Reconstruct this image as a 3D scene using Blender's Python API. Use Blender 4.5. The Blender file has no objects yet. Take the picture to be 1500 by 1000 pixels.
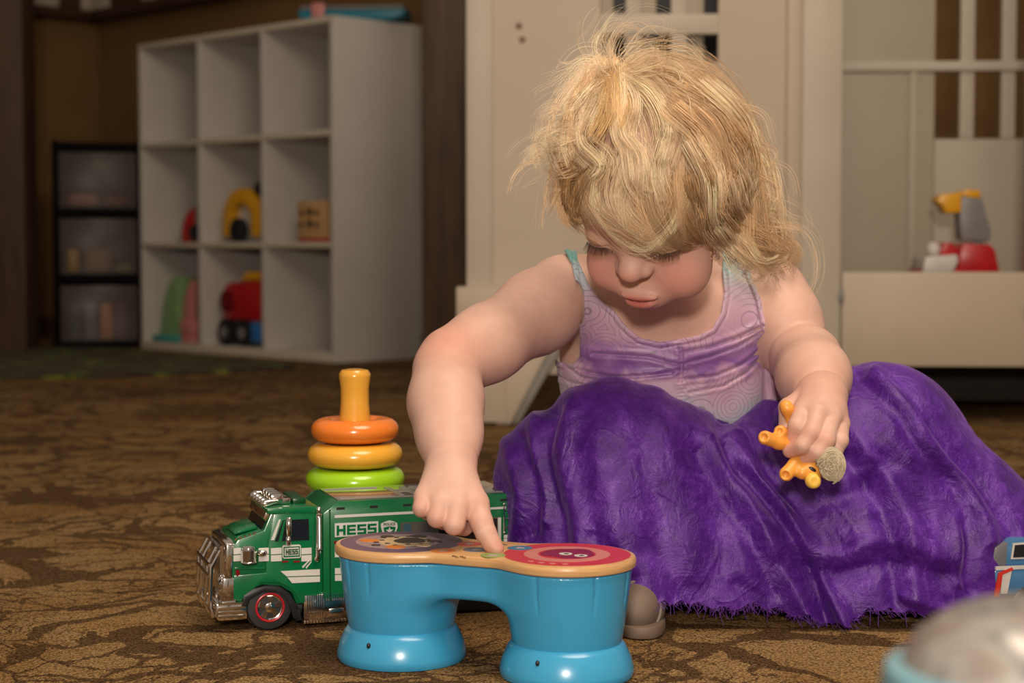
import bpy, bmesh, math, random
import numpy as np
from mathutils import Vector, Matrix, Euler
random.seed(7)
RNG = np.random.default_rng(7)
scene = bpy.context.scene
COL = scene.collection
PI = math.pi

# ------------------------------------------------------------------ camera, light, exposure
FPX = 2500.0; CAM_H = 0.4237; PITCH = math.atan(135 / FPX)
camd = bpy.data.cameras.new('camera'); cam = bpy.data.objects.new('camera', camd); COL.objects.link(cam)
cam.location = (0, 0, CAM_H); cam.rotation_euler = (PI / 2 - PITCH, 0, 0)
camd.sensor_width = 36.0; camd.lens = 36.0 * FPX / 1500.0
camd.clip_start = 0.02; camd.clip_end = 60
camd.dof.use_dof = True; camd.dof.focus_distance = 1.80; camd.dof.aperture_fstop = 5.6
scene.camera = cam
scene.view_settings.view_transform = 'Standard'; scene.view_settings.look = 'None'
scene.view_settings.gamma = 1.0; scene.view_settings.use_curve_mapping = False
scene.view_settings.exposure = 0.0
world = bpy.data.worlds.new('world'); scene.world = world; world.use_nodes = True
world.node_tree.nodes['Background'].inputs[0].default_value = (1.0, 0.82, 0.66, 1)
world.node_tree.nodes['Background'].inputs[1].default_value = 0.27

def area_light(name, loc, target, size, power, color):
    d = bpy.data.lights.new(name, 'AREA'); d.shape = 'DISK'; d.size = size; d.energy = power; d.color = color
    o = bpy.data.objects.new(name, d); COL.objects.link(o); o.location = loc
    o.rotation_euler = (Vector(target) - Vector(loc)).to_track_quat('-Z', 'Y').to_euler()
    return o
area_light('camera_flash', (-0.08, -0.85, 0.92), (0.15, 2.2, 0.2), 0.20, 52, (1.0, 0.87, 0.74))
area_light('ceiling_bounce', (0.6, 1.0, 2.6), (0.4, 3.0, 0.0), 1.6, 64, (1.0, 0.83, 0.64))

# ------------------------------------------------------------------ helpers
_F = Vector((0, math.cos(PITCH), -math.sin(PITCH))); _U = Vector((0, math.sin(PITCH), math.cos(PITCH)))
def P(px, py, Y):
    "point of the room seen at pixel (px, py), Y metres in front of the lens"
    u = (px - 750) / FPX; v = (500 - py) / FPX
    d = _F + v * _U + Vector((u, 0, 0)); return Vector((0, 0, CAM_H)) + d * (Y / d.y)
def PN(px, py, Y):
    px = np.asarray(px, float); py = np.asarray(py, float); Y = np.asarray(Y, float)
    u = (px - 750) / FPX; v = (500 - py) / FPX
    dy = math.cos(PITCH) + v * math.sin(PITCH); dz = -math.sin(PITCH) + v * math.cos(PITCH)
    return np.stack([u * Y / dy, Y + 0 * u, CAM_H + dz * Y / dy], -1)
def PX(p):
    "pixel coordinates of world points (n,3)"
    x, y, z = p[..., 0], p[..., 1], p[..., 2] - CAM_H
    f = y * math.cos(PITCH) - z * math.sin(PITCH); u = y * math.sin(PITCH) + z * math.cos(PITCH)
    return 750 + FPX * x / f, 500 - FPX * u / f

class G:
    "tiny node-graph helper"
    def __init__(s, name):
        s.m = bpy.data.materials.new(name); s.m.use_nodes = True
        s.t = s.m.node_tree; s.n = s.t.nodes; s.b = s.n['Principled BSDF']
    def node(s, typ, **kw):
        n = s.n.new(typ)
        for k, v in kw.items():
            if k.startswith('i_'):
                key = k[2:]; key = int(key) if key.isdigit() else key.replace('_', ' ')
                s.put(n.inputs[key], v)
            else: setattr(n, k, v)
        return n
    def put(s, sock, v):
        if isinstance(v, bpy.types.NodeSocket): s.t.links.new(v, sock)
        elif isinstance(v, bpy.types.Node): s.t.links.new(v.outputs[0], sock)
        elif isinstance(v, (tuple, list)) and len(v) == 3 and sock.type == 'RGBA': sock.default_value = (*v, 1)
        else: sock.default_value = v
    def coord(s, which='Object'): return s.node('ShaderNodeTexCoord').outputs[which]
    def mapping(s, vec, scale=(1, 1, 1), rot=(0, 0, 0), loc=(0, 0, 0)):
        return s.node('ShaderNodeMapping', i_Vector=vec, i_Scale=scale, i_Rotation=rot, i_Location=loc).outputs[0]
    def noise(s, vec, scale, detail=4, rough=0.55, dist=0):
        return s.node('ShaderNodeTexNoise', i_Vector=vec, i_Scale=scale, i_Detail=detail, i_Roughness=rough, i_Distortion=dist).outputs[0]
    def ramp(s, fac, stops, interp='LINEAR'):
        r = s.node('ShaderNodeValToRGB', i_0=fac); cr = r.color_ramp; cr.interpolation = interp
        while len(cr.elements) < len(stops): cr.elements.new(0.5)
        for e, (p, c) in zip(cr.elements, stops):
            e.position = p; e.color = (*c, 1) if len(c) == 3 else c
        return r.outputs[0]
    def mix(s, fac, a, b, mode='MIX'):
        n = s.node('ShaderNodeMix', data_type='RGBA', blend_type=mode)
        s.put(n.inputs[0], fac); s.put(n.inputs[6], a); s.put(n.inputs[7], b); return n.outputs[2]
    def math(s, op, a, b=0.0, c=0.0):
        n = s.node('ShaderNodeMath', operation=op); s.put(n.inputs[0], a); s.put(n.inputs[1], b)
        if op in ('MULTIPLY_ADD', 'SMOOTHSTEP'): s.put(n.inputs[2], c)
        return n.outputs[0]
    def bump(s, h, strength, dist):
        n = s.node('ShaderNodeBump', i_Height=h, i_Strength=strength, i_Distance=dist)
        s.put(s.b.inputs['Normal'], n.outputs[0]); return n
    def set(s, **kw):
        for k, v in kw.items(): s.put(s.b.inputs[k.replace('_', ' ')], v)
        return s

def srgb(r, g, b):
    f = lambda c: (c / 255 / 12.92) if c / 255 <= 0.04045 else ((c / 255 + 0.055) / 1.055) ** 2.4
    return (f(r), f(g), f(b))
_MC = {}
def plain(name, col, rough=0.4, metal=0.0, var=0.06, scale=30, bump=0.0, bscale=200, **kw):
    if name in _MC: return _MC[name]
    g = G(name); c = g.coord()
    n = g.noise(c, scale, 3)
    dark = tuple(x * (1 - var * 2) for x in col); lite = tuple(min(1, x * (1 + var)) for x in col)
    g.set(Base_Color=g.ramp(n, [(0.3, dark), (0.7, lite)]), Roughness=rough, Metallic=metal)
    for k, v in kw.items(): g.put(g.b.inputs[k.replace('_', ' ')], v)
    if bump: g.bump(g.noise(c, bscale, 3), bump, 0.001)
    _MC[name] = g.m; return g.m

def link_mesh(name, me, mat=None, parent=None, smooth=True):
    o = bpy.data.objects.new(name, me); COL.objects.link(o)
    if mat is not None:
        for m in (mat if isinstance(mat, (list, tuple)) else [mat]): me.materials.append(m)
    if parent is not None: o.parent = parent
    if smooth and len(me.polygons): me.polygons.foreach_set('use_smooth', np.ones(len(me.polygons), bool))
    return o
def auto(o, ang=35):
    "smooth faces, sharp edges past the angle"
    me = o.data; bm = bmesh.new(); bm.from_mesh(me); a = math.radians(ang)
    for e in bm.edges: e.smooth = len(e.link_faces) == 2 and e.calc_face_angle(0) < a
    for f in bm.faces: f.smooth = True
    bm.to_mesh(me); bm.free(); return o
def obj(name, bm, mat=None, parent=None, sharp=35):
    bmesh.ops.recalc_face_normals(bm, faces=bm.faces)
    me = bpy.data.meshes.new(name); bm.to_mesh(me); bm.free()
    o = link_mesh(name, me, mat, parent); return auto(o, sharp)
def np_mesh(name, V, F, mat=None, parent=None, cols=None):
    me = bpy.data.meshes.new(name); k = F.shape[1]
    me.vertices.add(len(V)); me.vertices.foreach_set('co', np.ascontiguousarray(V, np.float32).ravel())
    me.loops.add(F.size); me.loops.foreach_set('vertex_index', np.ascontiguousarray(F, np.int32).ravel())
    me.polygons.add(len(F)); me.polygons.foreach_set('loop_start', np.arange(0, F.size, k, dtype=np.int32))
    try: me.polygons.foreach_set('loop_total', np.full(len(F), k, np.int32))
    except Exception: pass
    me.update(calc_edges=True)
    if cols is not None:
        a = me.color_attributes.new('tint', 'FLOAT_COLOR', 'POINT')
        c4 = np.ones((len(V), 4), np.float32); c4[:, :3] = cols; a.data.foreach_set('color', c4.ravel())
    return link_mesh(name, me, mat, parent)
def empty(name, loc=(0, 0, 0), rz=0, parent=None):
    o = bpy.data.objects.new(name, None); COL.objects.link(o); o.location = loc; o.rotation_euler = (0, 0, rz); o.empty_display_size = 0.02
    if parent is not None: o.parent = parent
    return o
def tag(o, label=None, cat=None, group=None, kind=None):
    if label: o['label'] = label
    if cat: o['category'] = cat
    if group: o['group'] = group
    if kind: o['kind'] = kind
    return o

def box(bm, x0, x1, y0, y1, z0, z1, bev=0.0, seg=2):
    vs = [bm.verts.new((x, y, z)) for x in (x0, x1) for y in (y0, y1) for z in (z0, z1)]
    fs = [bm.faces.new([vs[i] for i in q]) for q in ((0,1,3,2),(4,6,7,5),(0,4,5,1),(2,3,7,6),(0,2,6,4),(1,5,7,3))]
    if bev:
        es = list({e for f in fs for e in f.edges})
        bmesh.ops.bevel(bm, geom=es, offset=bev, segments=seg, affect='EDGES', profile=0.5)
def prism(bm, pts, y0, y1, bev=0.0, axis='y'):
    "polygon of (x,z) points extruded along y (or (x,y) along z)"
    mk = (lambda a, b, t: (a, t, b)) if axis == 'y' else (lambda a, b, t: (a, b, t))
    A = [bm.verts.new(mk(a, b, y0)) for a, b in pts]; B = [bm.verts.new(mk(a, b, y1)) for a, b in pts]
    fs = [bm.faces.new(A), bm.faces.new(B[::-1])]
    n = len(pts)
    for i in range(n): fs.append(bm.faces.new([A[i], B[i], B[(i + 1) % n], A[(i + 1) % n]]))
    if bev:
        bmesh.ops.recalc_face_normals(bm, faces=fs)
        bmesh.ops.bevel(bm, geom=list({e for f in fs for e in f.edges if e.calc_face_angle(0) > 0.5}), offset=bev, segments=2, affect='EDGES', profile=0.5)
def lathe(bm, prof, c=(0, 0, 0), n=40, axis='z'):
    "profile of (r, h) turned about an axis through c"
    rings = []
    for r, h in prof:
        ring = []
        for i in range(n):
            a = 2 * PI * i / n; u, v = r * math.cos(a), r * math.sin(a)
            p = {'z': (u, v, h), 'y': (u, h, v), 'x': (h, u, v)}[axis]
            ring.append(bm.verts.new((c[0] + p[0], c[1] + p[1], c[2] + p[2])))
        rings.append(ring)
    for A, B in zip(rings, rings[1:]):
        for i in range(n): bm.faces.new([A[i], A[(i + 1) % n], B[(i + 1) % n], B[i]])
    for R in (rings[0], rings[-1]): bm.faces.new(R)
def tube(bm, pts, r, n=10, closed=False):
    pts = [Vector(p) for p in pts]; rs = r if isinstance(r, (list, tuple)) else [r] * len(pts)
    rings = []; prev = None; N = len(pts)
    for i, p in enumerate(pts):
        a = pts[(i - 1) % N] if (closed or i) else pts[0]; b = pts[(i + 1) % N] if (closed or i < N - 1) else pts[-1]
        t = (b - a).normalized()
        if prev is None: prev = t.orthogonal().normalized()
        prev = (prev - t * prev.dot(t)).normalized(); q = t.cross(prev)
        rings.append([bm.verts.new(p + rs[i] * (math.cos(2*PI*k/n) * prev + math.sin(2*PI*k/n) * q)) for k in range(n)])
    pairs = list(zip(rings, rings[1:])) + ([(rings[-1], rings[0])] if closed else [])
    for A, B in pairs:
        for k in range(n): bm.faces.new([A[k], A[(k+1) % n], B[(k+1) % n], B[k]])
    if not closed: bm.faces.new(rings[0]); bm.faces.new(rings[-1])
def torus(bm, c, R, r, n=48, m=14, axis='z', squash=1.0):
    pts = []
    rings = []
    for i in range(n):
        a = 2 * PI * i / n; ring = []
        for j in range(m):
            b = 2 * PI * j / m; rr = R + r * math.cos(b); h = r * squash * math.sin(b); u, v = rr * math.cos(a), rr * math.sin(a)
            p = {'z': (u, v, h), 'y': (u, h, v), 'x': (h, u, v)}[axis]
            ring.append(bm.verts.new((c[0] + p[0], c[1] + p[1], c[2] + p[2])))
        rings.append(ring)
    for i in range(n):
        A, B = rings[i], rings[(i + 1) % n]
        for j in range(m): bm.faces.new([A[j], A[(j+1) % m], B[(j+1) % m], B[j]])
def ball(bm, c, r, seg=20, scale=(1, 1, 1), rot=None):
    M = Matrix.Translation(c) @ (rot.to_matrix().to_4x4() if rot else Matrix.Identity(4)) @ Matrix.Diagonal((*[r * s for s in scale], 1))
    bmesh.ops.create_uvsphere(bm, u_segments=seg, v_segments=max(6, seg // 2), radius=1, matrix=M)

# ---- implicit surfaces: distance fields meshed with surface nets
def sm(a, b, k):
    h = np.clip(0.5 + 0.5 * (b - a) / k, 0, 1); return b + (a - b) * h - k * h * (1 - h)
def smax(a, b, k): return -sm(-a, -b, k)
def d_cone(p, a, b, ra, rb):
    a = np.asarray(a, float); b = np.asarray(b, float); ba = b - a; pa = p - a
    h = np.clip(pa @ ba / max(ba @ ba, 1e-12), 0, 1)
    q = pa - h[..., None] * ba
    return np.sqrt((q * q).sum(-1)) - (ra + (rb - ra) * h)
def d_ell(p, c, r, M=None):
    q = p - np.asarray(c, float)
    if M is not None: q = q @ M
    r = np.asarray(r, float); k0 = np.sqrt(((q / r) ** 2).sum(-1)); k1 = np.sqrt(((q / (r * r)) ** 2).sum(-1)) + 1e-9
    return np.where(k0 > 1e-6, k0 * (k0 - 1) / k1, -r.min())
def poly_sdf(x, y, pts):
    pts = np.asarray(pts, float); d = np.full(x.shape, 1e18); s = np.ones(x.shape)
    for i in range(len(pts)):
        a = pts[i]; b = pts[i - 1]; e = b - a; wx, wy = x - a[0], y - a[1]
        t = np.clip((wx * e[0] + wy * e[1]) / (e @ e + 1e-12), 0, 1)
        d = np.minimum(d, (wx - e[0] * t) ** 2 + (wy - e[1] * t) ** 2)
        c1 = y >= a[1]; c2 = y < b[1]; c3 = e[0] * wy > e[1] * wx
        s = np.where((c1 & c2 & c3) | (~c1 & ~c2 & ~c3), -s, s)
    return s * np.sqrt(d)
def line_dist(x, y, pts):
    pts = np.asarray(pts, float); d = np.full(x.shape, 1e18)
    for a, b in zip(pts, pts[1:]):
        e = b - a; wx, wy = x - a[0], y - a[1]; t = np.clip((wx * e[0] + wy * e[1]) / (e @ e + 1e-12), 0, 1)
        d = np.minimum(d, (wx - e[0] * t) ** 2 + (wy - e[1] * t) ** 2)
    return np.sqrt(d)
def nets(f, lo, hi, h, B=16):
    lo = np.asarray(lo, float); nb = np.ceil((np.asarray(hi) - lo) / (h * B)).astype(int)
    n = nb * B + 1; D = np.empty(n, np.float32)
    c = [lo[i] + (np.arange(nb[i]) + 0.5) * B * h for i in range(3)]
    C = np.stack(np.meshgrid(*c, indexing='ij'), -1).reshape(-1, 3)
    dc = np.concatenate([f(C[i:i + 4096]) for i in range(0, len(C), 4096)]).reshape(nb)
    rad = B * h * 0.87 * 1.5
    D[:] = 1
    for i, j, k in np.ndindex(*nb):
        v = dc[i, j, k]; sl = (slice(i*B, i*B + B + 1), slice(j*B, j*B + B + 1), slice(k*B, k*B + B + 1))
        if abs(v) > rad:
            if v < 0: D[sl] = np.where(D[sl] == 1, -1, D[sl])
            continue
        g = [lo[a] + (np.arange(B + 1) + b * B) * h for a, b in zip(range(3), (i, j, k))]
        pts = np.stack(np.meshgrid(*g, indexing='ij'), -1).reshape(-1, 3)
        D[sl] = f(pts).reshape(B + 1, B + 1, B + 1)
    S = D < 0; m = n - 1
    cnt = np.zeros(m, np.uint8)
    for a in (0, 1):
        for b in (0, 1):
            for e in (0, 1): cnt += S[a:a + m[0], b:b + m[1], e:e + m[2]]
    act = np.argwhere((cnt > 0) & (cnt < 8)); del cnt
    flat = (act[:, 0] * m[1] + act[:, 1]) * m[2] + act[:, 2]
    cor = {(a, b, e): D[act[:, 0] + a, act[:, 1] + b, act[:, 2] + e].astype(float) for a in (0, 1) for b in (0, 1) for e in (0, 1)}
    acc = np.zeros((len(act), 3)); w = np.zeros(len(act))
    for ax in range(3):
        for u in (0, 1):
            for v in (0, 1):
                A = [u, v]; A.insert(ax, 0); Bc = [u, v]; Bc.insert(ax, 1)
                da, db = cor[tuple(A)], cor[tuple(Bc)]; cr = (da < 0) != (db < 0)
                t = np.where(cr, da / np.where(cr, da - db, 1), 0)
                q = np.array(A, float)[None] + 0 * acc; q[:, ax] += t
                acc += q * cr[:, None]; w += cr
    V = lo + (act + acc / w[:, None]) * h
    F = []
    for ax in range(3):
        o1, o2 = [(1, 2), (2, 0), (0, 1)][ax]
        sl0 = [slice(None)] * 3; sl1 = [slice(None)] * 3; sl0[ax] = slice(0, -1); sl1[ax] = slice(1, None)
        for a in (o1, o2):
            sl0[a] = slice(1, -1); sl1[a] = slice(1, -1)
        s0 = S[tuple(sl0)]; s1 = S[tuple(sl1)]
        E = np.argwhere(s0 != s1); neg = s0[tuple(E.T)]
        E[:, o1] += 1; E[:, o2] += 1
        ids = []
        for u, v in ((0, 0), (-1, 0), (-1, -1), (0, -1)):
            q = E.copy(); q[:, o1] += u; q[:, o2] += v
            ids.append(np.searchsorted(flat, (q[:, 0] * m[1] + q[:, 1]) * m[2] + q[:, 2]))
        Q = np.stack(ids, -1); Q[~neg] = Q[~neg][:, ::-1]; F.append(Q)
    return V, np.concatenate(F)

def strands(name, S, R, mat, parent=None, cols=None):
    "S (n,m,3) centre lines, R (n,m) radii -> one mesh of three-sided hairs"
    n, m, _ = S.shape; T = np.gradient(S, axis=1); T /= np.linalg.norm(T, axis=-1, keepdims=True) + 1e-9
    ref = np.array([0.13, 0.25, 0.96]); A = np.cross(T, ref); A /= np.linalg.norm(A, axis=-1, keepdims=True) + 1e-9; Bn = np.cross(T, A)
    V = np.stack([S + R[..., None] * (math.cos(a) * A + math.sin(a) * Bn) for a in (0, 2*PI/3, 4*PI/3)], 2)
    idx = np.arange(n * m * 3).reshape(n, m, 3); F = []
    for k in range(3):
        k2 = (k + 1) % 3; F.append(np.stack([idx[:, :-1, k], idx[:, :-1, k2], idx[:, 1:, k2], idx[:, 1:, k]], -1).reshape(-1, 4))
    c = None if cols is None else np.repeat(np.repeat(cols[:, None, :], m, 1).reshape(-1, 3), 3, 0)
    return np_mesh(name, V.reshape(-1, 3), np.concatenate(F), mat, parent, c)
def spline(pts, m):
    "Catmull-Rom through rows of pts, m samples"
    p = np.asarray(pts, float); k = len(p); p = np.concatenate([[2*p[0] - p[1]], p, [2*p[-1] - p[-2]]])
    t = np.linspace(0, k - 1 - 1e-9, m); i = t.astype(int); u = (t - i)[:, None]
    a, b, c, d = p[i], p[i+1], p[i+2], p[i+3]
    return 0.5 * (2*b + (c - a)*u + (2*a - 5*b + 4*c - d)*u*u + (3*b - a - 3*c + d)*u**3)
# ------------------------------------------------------------------ the setting
def carpet_mat():
    g = G('carpet'); c = g.coord()
    def warp(vec, sc, amp, det=3.0):
        o_ = g.node('ShaderNodeVectorMath', operation='MULTIPLY_ADD'); sb = g.node('ShaderNodeVectorMath', operation='SUBTRACT')
        g.put(sb.inputs[0], g.node('ShaderNodeTexNoise', i_Vector=vec, i_Scale=sc, i_Detail=det).outputs[1]); sb.inputs[1].default_value = (0.5, 0.5, 0.5)
        g.put(o_.inputs[0], sb.outputs[0]); o_.inputs[1].default_value = (amp, amp, 0); g.put(o_.inputs[2], vec); return o_.outputs[0]
    w = warp(warp(warp(c, 3.0, 0.30), 14.0, 0.07), 230.0, 0.012, 1.0)      # the last one frays the pattern edges like cut pile
    def veins(scale, rot, thick_sc, k, off, st=(1, 1.5, 1)):
        v = g.node('ShaderNodeTexVoronoi', feature='DISTANCE_TO_EDGE', i_Vector=g.mapping(w, st, (0, 0, rot)), i_Scale=scale).outputs[0]
        th = g.math('SUBTRACT', g.math('MULTIPLY', g.noise(c, thick_sc, 2), k), off)
        return g.math('LESS_THAN', v, th)
    l1 = veins(5.0, 0.3, 3.0, 0.30, 0.105); l2 = veins(13.0, -0.25, 2.2, 0.42, 0.175); l3 = veins(24.0, 0.5, 1.8, 0.55, 0.255)
    st1 = g.noise(g.mapping(w, (3, 10, 1), (0, 0, -0.25)), 2.4, 5, 0.65)
    reg = g.noise(c, 1.1, 2)
    blot = g.math('GREATER_THAN', g.math('ADD', st1, g.math('MULTIPLY', g.math('SUBTRACT', reg, 0.5), 0.5)), 0.604)
    msk = g.math('MAXIMUM', g.math('MAXIMUM', l1, l2), g.math('MAXIMUM', l3, blot))
    fine = g.noise(c, 420, 2, 0.8); mid = g.noise(c, 130, 3, 0.7)
    tuft = g.node('ShaderNodeTexVoronoi', i_Vector=c, i_Scale=330.0).outputs[0]
    tan = g.ramp(g.noise(w, 3.0, 4), [(0.35, (0.38, 0.205, 0.072)), (0.55, (0.50, 0.31, 0.135)), (0.75, (0.46, 0.235, 0.075))])
    dark = g.ramp(mid, [(0.3, (0.060, 0.030, 0.015)), (0.7, (0.15, 0.080, 0.040))])
    col = g.mix(g.math('MULTIPLY', msk, 0.80), tan, dark)
    spk = g.ramp(g.math('ADD', g.math('MULTIPLY', fine, 0.6), g.math('MULTIPLY', g.math('SUBTRACT', 0.8, tuft), 0.4)), [(0.28, (0.30, 0.29, 0.28)), (0.5, (0.88, 0.88, 0.88)), (0.68, (1.5, 1.47, 1.42))])
    col = g.mix(1.0, col, spk, 'MULTIPLY')
    g.set(Base_Color=col, Roughness=0.97); g.b.inputs['Specular IOR Level'].default_value = 0.05
    g.bump(g.math('ADD', g.math('MULTIPLY', tuft, -1.0), g.math('ADD', fine, g.math('MULTIPLY', mid, 1.2))), 1.0, 0.004)
    return g.m
bm = bmesh.new(); box(bm, -4.5, 5.5, -0.5, 9.5, -0.05, 0.0)
fl = obj('floor', bm, carpet_mat()); tag(fl, kind='structure', label='tan carpet with dark brown vein pattern')

ochre = G('ochre_wall'); c = ochre.coord()
ochre.set(Base_Color=ochre.ramp(ochre.noise(c, 3, 4), [(0.3, (0.16, 0.082, 0.022)), (0.7, (0.20, 0.105, 0.030))]), Roughness=0.85)
ochre.bump(ochre.noise(c, 80, 3), 0.2, 0.002); ochre = ochre.m
def dark_wood(name, a, b):
    g = G(name); c = g.mapping(g.coord(), (14, 14, 1.3))
    g.set(Base_Color=g.ramp(g.noise(c, 2.0, 5, 0.6, 0.8), [(0.3, a), (0.7, b)]), Roughness=0.6); g.bump(g.noise(c, 6, 4), 0.3, 0.002); return g.m
wood_d = dark_wood('dark_stained_wood', (0.030, 0.012, 0.006), (0.085, 0.038, 0.016))
wood_m = dark_wood('brown_stained_wood', (0.055, 0.028, 0.013), (0.13, 0.068, 0.030))

def wall_seg(name, a, b, z1, th, mat, z0=0):
    a = Vector(a); b = Vector(b); L = (b - a).length; ang = math.atan2(b.y - a.y, b.x - a.x)
    bm = bmesh.new(); box(bm, 0, L, 0, th, z0, z1); o = obj(name, bm, mat)
    o.location = (a.x, a.y, 0); o.rotation_euler = (0, 0, ang); tag(o, kind='structure'); return o
CR = (-2.04, 8.49)
wall_seg('wall_left', (-7.5, 3.03), CR, 2.7, 0.12, ochre)
wall_seg('wall_back', CR, (-0.33, 6.78), 2.7, 0.12, ochre)
wall_seg('wall_right', (-0.33, 6.78), (4.6, 6.90), 2.7, 0.12, ochre)
wall_seg('baseboard_left', (-3.55, 6.90), (CR[0], CR[1] - 0.02), 0.10, 0.02, wood_d)
# posts of dark wood
bm = bmesh.new(); box(bm, -0.335, -0.175, 6.42, 6.58, 0, 2.7, 0.006); box(bm, -0.345, -0.165, 6.41, 6.59, 0, 0.10, 0.004)
tag(obj('trim_1', bm, wood_m), 'dark brown wooden post between the cube shelf and the cream playhouse', kind='structure')
bm = bmesh.new(); box(bm, -2.32, -1.98, 6.95, 7.15, 0, 2.7, 0.006)
tag(obj('trim_2', bm, wood_d), 'dark reddish wooden post at the left edge', kind='structure')
# frieze beam with white blocks high on the two walls behind the shelf
white_block = plain('white_block', (0.42, 0.36, 0.28), 0.7)
def frieze(name, a, b, spots):
    a = Vector(a); b = Vector(b); L = (b - a).length; ang = math.atan2(b.y - a.y, b.x - a.x)
    bm = bmesh.new(); box(bm, 0, L, -0.10, 0.0, 1.535, 1.80, 0.004); o = obj(name, bm, wood_d)
    o.location = (a.x, a.y, 0); o.rotation_euler = (0, 0, ang); tag(o, kind='structure')
    for s, w in spots:
        bm = bmesh.new(); box(bm, s, s + w, -0.112, -0.098, 1.575, 1.74, 0.006); obj('white_block', bm, white_block, o)
# corner is where both meet
frieze('trim_3', (-3.0, 7.53), CR, [(0.66, 0.15), (0.93, 0.15), (1.2, 0.14)])
frieze('trim_4', CR, (-0.40, 6.85), [(0.07, 0.20), (0.55, 0.12), (0.78, 0.26), (1.22, 0.22), (1.6, 0.2)])

# leafy dark rug at the back left
g = G('leafy_rug'); c = g.coord()
lf = g.noise(g.mapping(c, (1, 1, 1)), 7.0, 3, 0.6, 1.2)
g.set(Base_Color=g.ramp(lf, [(0.35, (0.035, 0.020, 0.010)), (0.52, (0.045, 0.030, 0.012)), (0.58, (0.05, 0.085, 0.010)), (0.66, (0.16, 0.16, 0.015)), (0.72, (0.05, 0.025, 0.012))]), Roughness=0.95)
g.bump(g.noise(c, 120, 3), 0.5, 0.004); rug_m = g.m
edge = []
rp = [(-3.1, 5.85), (-2.2, 5.55), (-1.45, 5.55), (-1.05, 5.75), (-0.78, 6.02), (-0.95, 6.35), (-1.35, 6.78), (-1.66, 7.12), (-1.95, 7.18), (-2.4, 7.12), (-3.0, 7.0)]
sp = spline(rp + [rp[0]], 160)[:-1]
cx, cy = sp.mean(0)
for i, (x, y) in enumerate(sp):
    k = 1 + 0.012 * math.sin(i * 1.9) + 0.010 * math.sin(i * 0.83); edge.append((cx + (x - cx) * k, cy + (y - cy) * k))
bm = bmesh.new(); prism(bm, edge, 0.0005, 0.012, axis='z')
tag(obj('leafy_rug', bm, rug_m), 'dark brown rug with green leaf pattern in front of the cube shelf', 'rug')

# ------------------------------------------------------------------ cube shelf
sh_white = plain('shelf_white', (0.58, 0.54, 0.49), 0.45, var=0.03, scale=4)
sh_edge = plain('shelf_edge', (0.56, 0.49, 0.38), 0.5, var=0.03)
SW, SD, SH, TH = 1.30, 0.44, 1.285, 0.022
shelf = empty('cube_shelf', (-0.659, 6.34, 0), math.atan2(0.707, -0.707) )
tag(shelf, 'white nine-cube shelf unit holding a few toys, beside the dark wooden post', 'shelf')
# local x runs left-away along the front, local -y is ... the depth runs towards +X world: local y negative
def sbox(name, x0, x1, y0, y1, z0, z1, mat=sh_white):
    bm = bmesh.new(); box(bm, x0, x1, y0, y1, z0, z1, 0.0015); return obj(name, bm, mat, shelf)
sbox('side_panel', 0, TH, -SD, 0, 0, SH); sbox('side_panel', SW - TH, SW, -SD, 0, 0, SH)
sbox('top_panel', TH, SW - TH, -SD, 0, SH - TH, SH)
sbox('bottom_panel', TH, SW - TH, -SD, 0, 0, 0.035)
sbox('back_panel', TH, SW - TH, -SD, -SD + 0.006, 0.035, SH - TH)
cw = (SW - 4 * TH) / 3; chh = (SH - TH - 0.035 - 2 * TH) / 3
for i in (1, 2): sbox('divider', i * (cw + TH), i * (cw + TH) + TH, -SD + 0.006, 0, 0.035, SH - TH)
for r in (1, 2):
    z = 0.035 + r * chh + (r - 1) * TH
    for i in range(3): sbox('shelf_board', TH + i * (cw + TH), TH + i * (cw + TH) + cw, -SD + 0.006, -0.002, z, z + TH, sh_white)
for z0, z1, x0, x1 in [(0.0, 0.035, 0, SW), (SH - TH, SH, 0, SW)] + [(0.035 + r * chh + (r-1) * TH, 0.035 + r * chh + r * TH, TH, SW - TH) for r in (1, 2)]:
    sbox('edge_band', x0, x1, 0.0, 0.002, z0, z1, sh_edge)
Rz = Matrix.Translation((-0.659, 6.34, 0)) @ Matrix.Rotation(math.atan2(0.707, -0.707), 4, 'Z')
def cell(col_from_left, row, u, dep):
    "world point on the floor of a shelf cell: col 0 is the far left one, u across 0..1, dep from the front"
    i = 2 - col_from_left; x = TH + i * (cw + TH) + cw * (1 - u)
    z = {0: 0.035, 1: 0.035 + chh + TH, 2: 0.035 + 2 * (chh + TH)}[row]
    return Rz @ Vector((x, -dep, z))
SHANG = math.atan2(0.707, -0.707) + PI      # local x runs left to right along the shelf front, -y towards the room
red_p = plain('red_plastic', (0.45, 0.012, 0.015), 0.3); yel_p = plain('yellow_plastic', (0.70, 0.34, 0.015), 0.3)
blk_p = plain('black_plastic', (0.012, 0.012, 0.014), 0.4); grn_p = plain('pale_green_plastic', (0.20, 0.34, 0.13), 0.4)
pink_p = plain('pink_plastic', (0.55, 0.20, 0.18), 0.4); teal_p = plain('teal_plastic', (0.01, 0.19, 0.27), 0.35)
gry_p = plain('grey_plastic', (0.20, 0.19, 0.19), 0.4); wht_p = plain('white_plastic', (0.60, 0.55, 0.50), 0.35); blu_p = plain('blue_plastic', (0.03, 0.16, 0.42), 0.35)
org_p = plain('orange_plastic', (0.75, 0.22, 0.03), 0.35)
beech = G('beech_wood'); c = beech.mapping(beech.coord(), (3, 18, 40))
beech.set(Base_Color=beech.ramp(beech.noise(c, 4, 4), [(0.3, (0.45, 0.25, 0.10)), (0.7, (0.62, 0.38, 0.17))]), Roughness=0.5); beech = beech.m

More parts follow.
